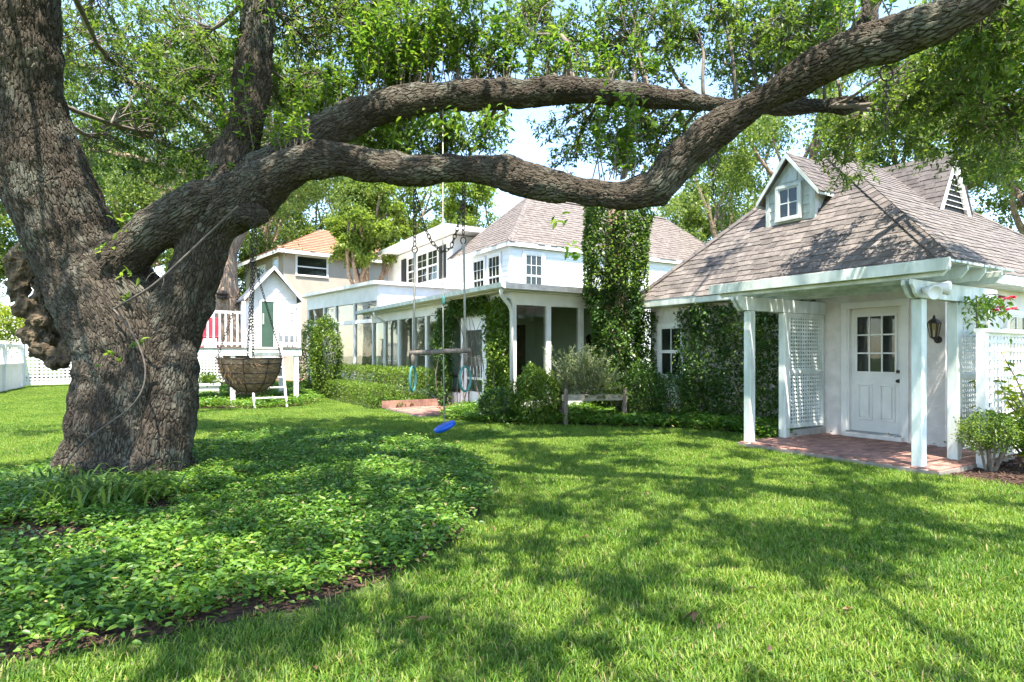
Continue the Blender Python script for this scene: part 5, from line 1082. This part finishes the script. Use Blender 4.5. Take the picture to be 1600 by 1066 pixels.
# rosemary in a wooden trough
tc = Vector((1.66, 12.4, 0)); tr_ = thing('wooden_trough', 'weathered raised wooden planter trough in front of the sunroom', 'planter', tc, TH*0.3)
for x in (-0.62, 0.62):
    for y in (-0.2, 0.2): MB().box(x-0.04, x+0.04, y-0.04, y+0.04, 0, 0.74).build('leg', M['wood'], tr_)
for y in (-0.215, 0.195): MB().box(-0.7, 0.7, y, y+0.025, 0.50, 0.63).build('side_board', M['paleboard'], tr_)
for x in (-0.685, 0.66): MB().box(x, x+0.025, -0.19, 0.195, 0.50, 0.63).build('end_board', M['wood'], tr_)
MB().box(-0.66, 0.66, -0.19, 0.195, 0.51, 0.61).build('soil', M['mulch'], tr_)
ro = wthing('rosemary_bush', 'grey-green spiky rosemary growing in the wooden trough', 'shrub', tc + Vector((0,0,0.62)))
st = MB(); C, D = [], []
for k in range(240):
    b0 = tc + Vector((R.uniform(-0.55, 0.25), R.uniform(-0.15, 0.15), 0.60)); sp_ = R.uniform(0.3, 1.0)
    e = b0 + Vector((R.gauss(-0.08, 0.36)*sp_, R.gauss(0, 0.22), R.uniform(0.3, 1.06) if k % 3 else R.uniform(-0.1, 0.35))); 
    pts = curve(b0, e, 6, 0.1); st.tube(pts, [0.007, 0.006, 0.005, 0.004, 0.003, 0.002], 4, caps=False)
    for _ in range(85): t = R.uniform(0.8, 5); i = min(int(t), 4); ax = (pts[i+1]-pts[i]).normalized(); C.append(pts[i].lerp(pts[i+1], t-i)); D.append(Vector((R.gauss(0,1), R.gauss(0,1), R.gauss(0,1))).normalized()*0.8 + ax*0.9)
st.build('stems', M['twig'], ro); newobj('foliage', leaf_mesh('foliage', np.array(C)-np.array(ORG[ro.name]), np.array(D), 0.055, 0.015, M['rosemary']), ro)
n = 700; C = np.array(tc) + NR.normal(size=(n,3))*[0.22,0.12,0.09] + [0.30,-0.08,0.70]; th_ = wthing('trough_herb', 'bright green leafy herb spilling from the wooden trough', 'plant', tc + Vector((0.3,0,0.62)))
foliage(th_, C, np.tile([0,0,.5], (n,1)), 0.06, 'lime_leaf')
# strap-leaved clump and seedling at the oak's foot
def strap(label, c, n, ln_, spread):
    t = wthing('strap_leaf_plant', label, 'plant', c, 'strap-leaved clumps at the oak'); V, F, rn = [], [], []
    for k in range(n):
        a = R.uniform(0, 6.28); b = np.array(c) + [R.gauss(0, spread), R.gauss(0, spread*0.7), 0]; L = ln_*R.uniform(0.6, 1.2); o = np.array([math.cos(a), math.sin(a), 0]); sd = np.array([-o[1], o[0], 0])*0.011; i0 = len(V); rv = R.random()
        for j in range(6):
            u_ = j/5; p = b + o*L*(u_*0.75) + np.array([0, 0, L*(1.75*u_ - 1.25*u_*u_)]) - np.array(c); V += [p-sd*(1-u_**3), p+sd*(1-u_**3)]
        for j in range(5): F.append((i0+2*j, i0+2*j+1, i0+2*j+3, i0+2*j+2)); rn.append(rv)
    newobj('leaves', np_mesh('leaves', V, F, M['lily_leaf'], rn), t)
strap('large clump of arching strap leaves at the left foot of the oak', gr(150, 800), 260, 0.52, 0.24); strap('small clump of strap leaves right against the oak base', gr(75, 770), 90, 0.38, 0.16)
sd_ = wthing('oak_seedling', 'young leafy seedling at the right foot of the oak', 'plant', gr(244, 790)); C, D = [], []
for _ in range(70): C.append(Vector((R.gauss(0,.08), R.gauss(0,.06), R.uniform(0.05,.30)))); D.append((R.gauss(0,1), R.gauss(0,1), R.uniform(-.2,.8)))
newobj('foliage', leaf_mesh('foliage', np.array(C), np.array(D), 0.085, 0.036, M['shoot_leaf'], fine=True), sd_)

# ------------------------------------------------------------------ things hanging from the limbs
def ellipse_link(L, w, r):
    return MB().tube([(w/2*math.cos(a), 0, L/2*math.sin(a)) for a in [2*math.pi*k/12 for k in range(12)]], r, 5, closed=True).mesh('chain_link', M['metal'], True)
def chain(parent, pts, L=0.060, w=0.036, r=0.0050):
    me = ellipse_link(L, w, r); step = L*0.74; i = 0; k = 0; pts = [Vector(p) for p in pts]; carry = 0.0
    for a, b in zip(pts, pts[1:]):
        d = (b-a); ln2 = d.length; d.normalize(); s_ = carry
        while s_ < ln2:
            q = d.to_track_quat('Z', 'Y').to_matrix() @ Matrix.Rotation((k % 2)*math.pi/2 + 0.5, 3, 'Z')
            newobj('chain_link', me, parent, a + d*s_, q.to_euler()); k += 1; s_ += step
        carry = s_ - ln2
YT = 6.28
tz = wthing('trapeze_swing', 'wooden trapeze bar with two gymnastic loops hung on rusty chains', 'swing', at(688, 552, YT))
xl, xr = 648, 724
chain(tz, [at(xl, 288, YT), at(xl, 382, YT)]); chain(tz, [at(xr, 290, YT), at(xr, 368, YT)])
chain(tz, [at(xl+1, 300, YT-0.02), at(661, 350, YT-0.02), at(674, 378, YT-0.02), at(690, 394, YT-0.02), at(704, 388, YT-0.02), at(714, 360, YT-0.02), at(xr-1, 312, YT-0.02)])
for x, y in ((xl, 390), (xr, 376)):
    MB().tube([at(x, y, YT) + Vector((0.028*math.cos(a), 0, 0.036*math.sin(a))) for a in [6.283*k/14 for k in range(14)]], 0.006, 6, closed=True).build('ring', M['metal'], tz, True)
MB().tube([at(xl, 395, YT), at(xl, 430, YT), at(xl-2, 548, YT)], [0.016, 0.012, 0.012], 7).build('rope', M['rope'], tz, True); MB().tube([at(xr, 381, YT), at(xr+1, 400, YT), at(xr+3, 548, YT)], [0.016, 0.012, 0.012], 7).build('rope', M['rope'], tz, True)
MB().tube([at(640, 552, YT), at(668, 551, YT), at(700, 549, YT), at(735, 548, YT)], [0.026, 0.028, 0.027, 0.026], 8).build('bar', M['wood'], tz, True)
for x, tw_ in ((645, 0.018), (727, 0.05)):
    MB().tube([at(x, 553, YT), at(x, 572, YT)], 0.022, 6).build('strap', M['wood'], tz, True)
    MB().tube([at(x, 592, YT) + Vector((tw_*math.cos(a), 0.08*math.cos(a), 0.13*math.sin(a))) for a in [6.283*k/20 for k in range(20)]], 0.013, 8, closed=True).build('loop_handle', M['teal'], tz, True)
YD = 7.8
ds = wthing('disc_swing', 'blue plastic disc seat hanging tilted on a thin rope', 'swing', at(695, 666, YD))
MB().tube([at(692, 160, YD), at(692, 470, YD), at(694, 662, YD)], 0.0085, 6).build('rope', M['rope'], ds, True); MB().lathe(at(693, 470, YD), [(0.01,-0.07),(0.022,-0.03),(0.024,0.03),(0.01,0.07)], 8).build('knot', M['teal'], ds, True)
MB().lathe(at(695, 667, YD), [(0.03,-0.035),(0.11,-0.04),(0.142,-0.025),(0.15,0.0),(0.142,0.028),(0.11,0.036),(0.05,0.028),(0.02,0.03)], 28, (-0.42, -0.10, 1)).build('seat', M['bluep'], ds, True)
c1_ = wthing('hanging_chain', 'short iron chain with ring under the rising limb, before the dormer', 'chain', at(1115, 250, 5.45)); chain(c1_, [at(1115, 262, 5.45), at(1115, 312, 5.45)])
MB().tube([at(1115, 250, 5.45) + Vector((0.048*math.cos(a), 0, 0.065*math.sin(a))) for a in [6.283*k/18 for k in range(18)]], 0.008, 6, closed=True).build('ring', M['metal'], c1_, True); MB().tube([at(1115, 215, 5.45), at(1115, 241, 5.45)], 0.008, 6).build('eye_bolt', M['metal'], c1_)
c2_ = wthing('hanging_chain', 'long iron chain hanging in leaves under the limb above the cottage roof', 'chain', at(1385, 115, 4.75)); chain(c2_, [at(1385, 130, 4.75), at(1384, 205, 4.75)], 0.06, 0.036, 0.005)
MB().tube([at(1385, 115, 4.75) + Vector((0.05*math.cos(a), 0, 0.06*math.sin(a))) for a in [6.283*k/18 for k in range(18)]], 0.007, 6, closed=True).build('ring', M['metal'], c2_, True); MB().tube([at(1385, 85, 4.75), at(1385, 106, 4.75)], 0.007, 6).build('eye_bolt', M['metal'], c2_)
# hanging basket
YB = 6.35; bk_ = at(391, 560, YB); hb = wthing('hanging_basket', 'coco-lined wire basket hanging on long black chains', 'basket', bk_)
Rb, Hb = 0.315, 0.36; prof = [(0.03, -Hb), (0.14, -Hb*0.93), (0.22, -Hb*0.75), (0.275, -Hb*0.45), (0.305, -Hb*0.15), (Rb, 0.0), (Rb-0.03, 0.0), (Rb-0.04, -0.12), (0.02, -0.14)]
MB().lathe(bk_, prof, 30).build('liner', M['coco'], hb, True)
MB().lathe(bk_ + Vector((0,0,-0.125)), [(0.02,-0.03),(Rb-0.045,-0.03),(Rb-0.05,0.0),(0.02,0.02)], 24).build('soil', M['mulch'], hb)
q = MB()
for r_, z_ in ((Rb+0.005, 0.0), (0.312, -Hb*0.15), (0.285, -Hb*0.42), (0.235, -Hb*0.72)): q.tube([bk_ + Vector((r_*math.cos(a), r_*math.sin(a), z_)) for a in [6.283*k/28 for k in range(28)]], 0.006, 5, closed=True)
for k in range(8):
    a = 6.283*k/8+0.2; q.tube([bk_ + Vector(((r_+0.008)*math.cos(a), (r_+0.008)*math.sin(a), z_)) for r_, z_ in prof[:6]], 0.005, 5)
q.build('wire_frame', M['metal'], hb)
n = 1500; a = NR.uniform(0, 6.283, n); u_ = NR.uniform(0, 1, n); rr2 = np.interp(u_, [0, .3, .6, 1], [0.30, 0.29, 0.24, 0.1]); C = np.stack([rr2*np.cos(a), rr2*np.sin(a), -Hb*u_], 1)
newobj('fibres', leaf_mesh('fibres', C, np.stack([np.cos(a+1.2), np.sin(a+1.2), NR.normal(size=n)*0.5], 1) + rdir(n)*0.5, 0.10, 0.006, M['brown_leaf']), hb)
hk = at(394, 400, 6.5)
for k in range(4): a = 6.283*k/4+0.5; chain(hb, [hk, bk_ + Vector((Rb*math.cos(a), Rb*math.sin(a), 0.0))], 0.042, 0.022, 0.0034)
chain(hb, [at(392, 318, 6.52), hk], 0.055, 0.032, 0.005); chain(hb, [at(397, 322, 6.50), at(400, 380, 6.50), at(396, 450, 6.48), at(391, 520, 6.4)], 0.05, 0.028, 0.0042)
# lantern-like bird feeder on the deck oak
bf_ = wthing('bird_feeder', 'small dark feeder fixed to the leaning deck oak trunk', 'feeder', at(347, 462, 18.1)); MB().lathe(at(347, 462, 18.1), [(0.14,-0.1),(0.16,-0.05),(0.13,0.0),(0.2,0.05),(0.05,0.15)], 8).build('body', M['metal'], bf_); MB().bar(at(347, 467, 18.1), at(347, 467, 18.5), 0.05, 0.05).build('bracket', M['metal'], bf_)

# ------------------------------------------------------------------ lawn grass and ground cover (scattered patches)
def inpoly(P, poly):
    x, y = P[:, 0], P[:, 1]; r = np.zeros(len(P), bool); n = len(poly)
    for i in range(n):
        x1, y1, x2, y2 = poly[i][0], poly[i][1], poly[i-1][0], poly[i-1][1]
        c_ = ((y1 > y) != (y2 > y)) & (x < (x2-x1)*(y-y1)/(y2-y1+1e-12)+x1); r ^= c_
    return r
def grow(poly, d):
    c_ = np.mean([[p[0], p[1]] for p in poly], 0); return [(p[0]+(p[0]-c_[0])*d/max(1e-3, np.hypot(p[0]-c_[0], p[1]-c_[1])), p[1]+(p[1]-c_[1])*d/max(1e-3, np.hypot(p[0]-c_[0], p[1]-c_[1]))) for p in poly]
def scatter(name, pts, variants, label, cat, smin=0.8, smax=1.2):
    n = len(pts); me = bpy.data.meshes.new(name); me.vertices.add(n); me.vertices.foreach_set('co', np.asarray(pts, np.float32).ravel())
    for nm, val in (('rotz', NR.uniform(0, 6.283, n)), ('scl', NR.uniform(smin, smax, n))):
        a = me.attributes.new(nm, 'FLOAT', 'POINT'); a.data.foreach_set('value', val.astype(np.float32))
    a = me.attributes.new('var', 'INT', 'POINT'); a.data.foreach_set('value', NR.integers(0, len(variants), n).astype(np.int32))
    o = newobj(name, me); me.materials.append(variants[0].materials[0]); meta(o, label, cat, kind='stuff')
    g = bpy.data.node_groups.new(name, 'GeometryNodeTree'); g.interface.new_socket('Geometry', in_out='INPUT', socket_type='NodeSocketGeometry'); g.interface.new_socket('Geometry', in_out='OUTPUT', socket_type='NodeSocketGeometry')
    N = g.nodes.new; gi, go, jn = N('NodeGroupInput'), N('NodeGroupOutput'), N('GeometryNodeJoinGeometry'); lk = g.links.new
    def attr(nm, ty):
        q = N('GeometryNodeInputNamedAttribute'); q.data_type = ty; q.inputs[0].default_value = nm; return next(s for s in q.outputs if s.enabled)
    rz, sc_, va = attr('rotz', 'FLOAT'), attr('scl', 'FLOAT'), attr('var', 'INT')
    cx = N('ShaderNodeCombineXYZ'); lk(rz, cx.inputs[2])
    for k, vm in enumerate(variants):
        src = bpy.data.objects.new(name + '_patch', vm)
        oi = N('GeometryNodeObjectInfo'); oi.inputs[0].default_value = src; oi.inputs['As Instance'].default_value = True
        ip = N('GeometryNodeInstanceOnPoints'); cmp_ = N('FunctionNodeCompare'); cmp_.data_type = 'INT'; cmp_.operation = 'EQUAL'
        ins = [s for s in cmp_.inputs if s.enabled]; lk(va, ins[0]); ins[1].default_value = k
        lk(gi.outputs[0], ip.inputs['Points']); lk(oi.outputs['Geometry'], ip.inputs['Instance']); lk(cmp_.outputs[0], ip.inputs['Selection']); lk(cx.outputs[0], ip.inputs['Rotation']); lk(sc_, ip.inputs['Scale']); lk(ip.outputs[0], jn.inputs[0])
    lk(jn.outputs[0], go.inputs[0]); md = o.modifiers.new('scatter', 'NODES'); md.node_group = g; return o
def blades(nb, half, hmin, hmax, w):
    V, F, rn = [], [], []
    for k in range(nb):
        b = np.array([R.uniform(-half, half), R.uniform(-half, half), 0]); a = R.uniform(0, 6.28); h = R.uniform(hmin, hmax); ben = R.uniform(0.2, 1.0)*h; o_d = np.array([math.cos(a), math.sin(a), 0]); s = np.array([-o_d[1], o_d[0], 0])*w*R.uniform(0.6, 1.2); i0 = len(V); rv = R.random()
        for u_, wd in ((0, 0.8), (0.4, 1.0), (0.75, 0.75)):
            p = b + o_d*ben*u_**1.8 + [0, 0, h*(u_ - 0.28*ben/h*u_*u_)]; V += [p - s*wd/2, p + s*wd/2]
        tip = b + o_d*ben + [0, 0, h*(1-0.32*ben/h)]; V += [tip - s*0.06, tip + s*0.06]
        for j in range(3): F.append((i0+2*j, i0+2*j+1, i0+2*j+3, i0+2*j+2)); rn.append(rv)
    return np_mesh('blades', V, F, M['grass'], rn)
def free(P):
    q = P[:, :2] - np.array([P0.x, P0.y]); v = q @ np.array(AV.xy); s = q @ np.array(AU.xy)
    bad = inpoly(P, grow(OAKBED, 0.09)) | inpoly(P, HOUSEBED) | inpoly(P, PLAYBED) | inpoly(P, HEDGEBED) | inpoly(P, MULCHBED)
    bad |= (v > -0.16) & (v < 2.1) & (s > -0.28) & (s < 2.5); bad |= (v > 1.95) & (s > -0.4); bad |= (v > SV-1.8) & (s > 8.9) & (s < 11.4); bad |= (v > SV-0.1) & (s > 7.7); bad |= (v > SV-2.1) & (s > 11.4) & (s < 20)
    return ~bad
gp = []
for y0, y1, den, in ((1.9, 5.0, 52), (5.0, 10.0, 44), (10.0, 20.0, 30), (20.0, 32.0, 12)):
    st_ = den**-0.5; xx, yy = np.meshgrid(np.arange(-y1, y1, st_), np.arange(y0, y1, st_)); X = xx.ravel() + NR.uniform(-.5, .5, xx.size)*st_; Y = yy.ravel() + NR.uniform(-.5, .5, xx.size)*st_; k = np.abs(X) < 0.98*Y+0.3; gp.append(np.stack([X, Y, 0*X], 1)[k])
gp = np.concatenate(gp); gp = gp[free(gp)]
gv = [blades(180, 0.14, 0.024, 0.060, 0.0055) for _ in range(5)]
scatter('grass', gp, gv, 'thick bright green lawn grass', 'grass', 0.8, 1.25)
def cover_patch(n, half, hh, ls):
    C = np.stack([NR.uniform(-half, half, n), NR.uniform(-half, half, n), hh*(NR.random(n)**0.6)*0.9+0.02], 1)
    a = NR.uniform(0, 6.283, n); D = np.stack([np.cos(a), np.sin(a), NR.uniform(-0.25, 0.55, n)], 1)
    return leaf_mesh('cover', C, D, NR.uniform(0.7, 1.3, n)*ls, NR.uniform(0.4, 0.5, n)*ls, M['cover_leaf'], fine=True)
def fill(poly, den, hole=None):
    p = np.array([[q[0], q[1]] for q in poly]); lo, hi = p.min(0), p.max(0); st_ = den**-0.5; xx, yy = np.meshgrid(np.arange(lo[0], hi[0], st_), np.arange(lo[1], hi[1], st_)); n = xx.size; P = np.stack([xx.ravel()+NR.uniform(-.5, .5, n)*st_, yy.ravel()+NR.uniform(-.5, .5, n)*st_, np.zeros(n)], 1)
    P = P[inpoly(P, poly)]
    return P
cv = [cover_patch(100, 0.14, R.uniform(0.10, 0.155), R.choice((0.034, 0.042, 0.05))) for _ in range(9)]
P = fill(grow(OAKBED, -0.03), 48); px_ = 800+FPX*P[:,0]/P[:,1]; py_ = HZ+FPX*CAMH/P[:,1]
bare = (np.hypot((px_-90)/95, (py_-845)/24) < 1+0.3*np.sin(px_*0.13)) | (np.hypot((px_-250)/45, (py_-800)/18) < 1); trunkz = (np.hypot(P[:,0]+4.5, P[:,1]-7.05) < 0.62) | (np.hypot(P[:,0]-gr(150,800).x, P[:,1]-gr(150,800).y) < 0.33)
P = P[~bare & ~trunkz & (np.abs(px_) < 1500)]
scatter('ground_cover', P, cv, 'glossy jasmine ground cover filling the bed round the oak', 'ground cover', 0.8, 1.25)
scatter('ground_cover', np.concatenate([fill(HOUSEBED, 36), fill(PLAYBED, 16), fill(HEDGEBED, 16)]), cv, 'leafy ground cover along the house and under the playhouse', 'ground cover', 1.1, 1.9)
chips = MB()
for _ in range(16): a = R.uniform(0, 6.28); c_ = Vector((R.uniform(-.09,.09), R.uniform(-.09,.09), R.uniform(0.008, .022))); d_ = Vector((math.cos(a), math.sin(a), R.uniform(-.3,.3)))*R.uniform(0.015, .035); chips.bar(c_-d_, c_+d_, R.uniform(.008,.018), 0.005)
chm = chips.mesh('chips', M['mulch'])
scatter('mulch_chips', np.concatenate([fill(MULCHBED, 60), fill(OAKBED, 26)]), [chm], 'loose brown bark mulch chips in the beds', 'mulch', 0.7, 1.4)
n = 420; Y = np.sqrt(NR.uniform(2.2**2, 11**2, n)); X = NR.uniform(-0.9, 0.9, n)*Y; q = free(np.stack([X, Y, 0*X], 1)); z = np.where(q, 0.05, 0.17)
keep = NR.random(n) < np.where(q, 0.25, 0.8); lit = newobj('leaf_litter', leaf_mesh('leaf_litter', np.stack([X, Y, z], 1)[keep], (NR.normal(size=(n, 3))*[1, 1, 0.35])[keep], NR.uniform(0.035, 0.065, keep.sum()), 0.024, M['brown_leaf'], fine=True))
meta(lit, 'scattered small dry oak leaves on lawn and bed', 'leaf litter', kind='stuff')
# fallen leaves on the lawn
for i, (x, y, lab) in enumerate(((1087,975,'large dry brown leaf lying on the sunny lawn'), (650,985,'dry curled brown leaf in grass near the oak bed edge'), (1330,965,'small dry leaf in the shaded grass'), (1130,772,'small pale dry leaf on the lawn before the pergola'))):
    p = gr(x, y) + Vector((0, 0, 0.055)); fl_ = wthing('fallen_leaf', lab, 'leaf', p); n = 3 if i == 0 else 2
    newobj('blade', leaf_mesh('blade', NR.normal(size=(n,3))*0.008, NR.normal(size=(n,3))*[1,.6,.5], 0.085 if i < 2 else 0.05, 0.04, M['brown_leaf'], fine=True), fl_)
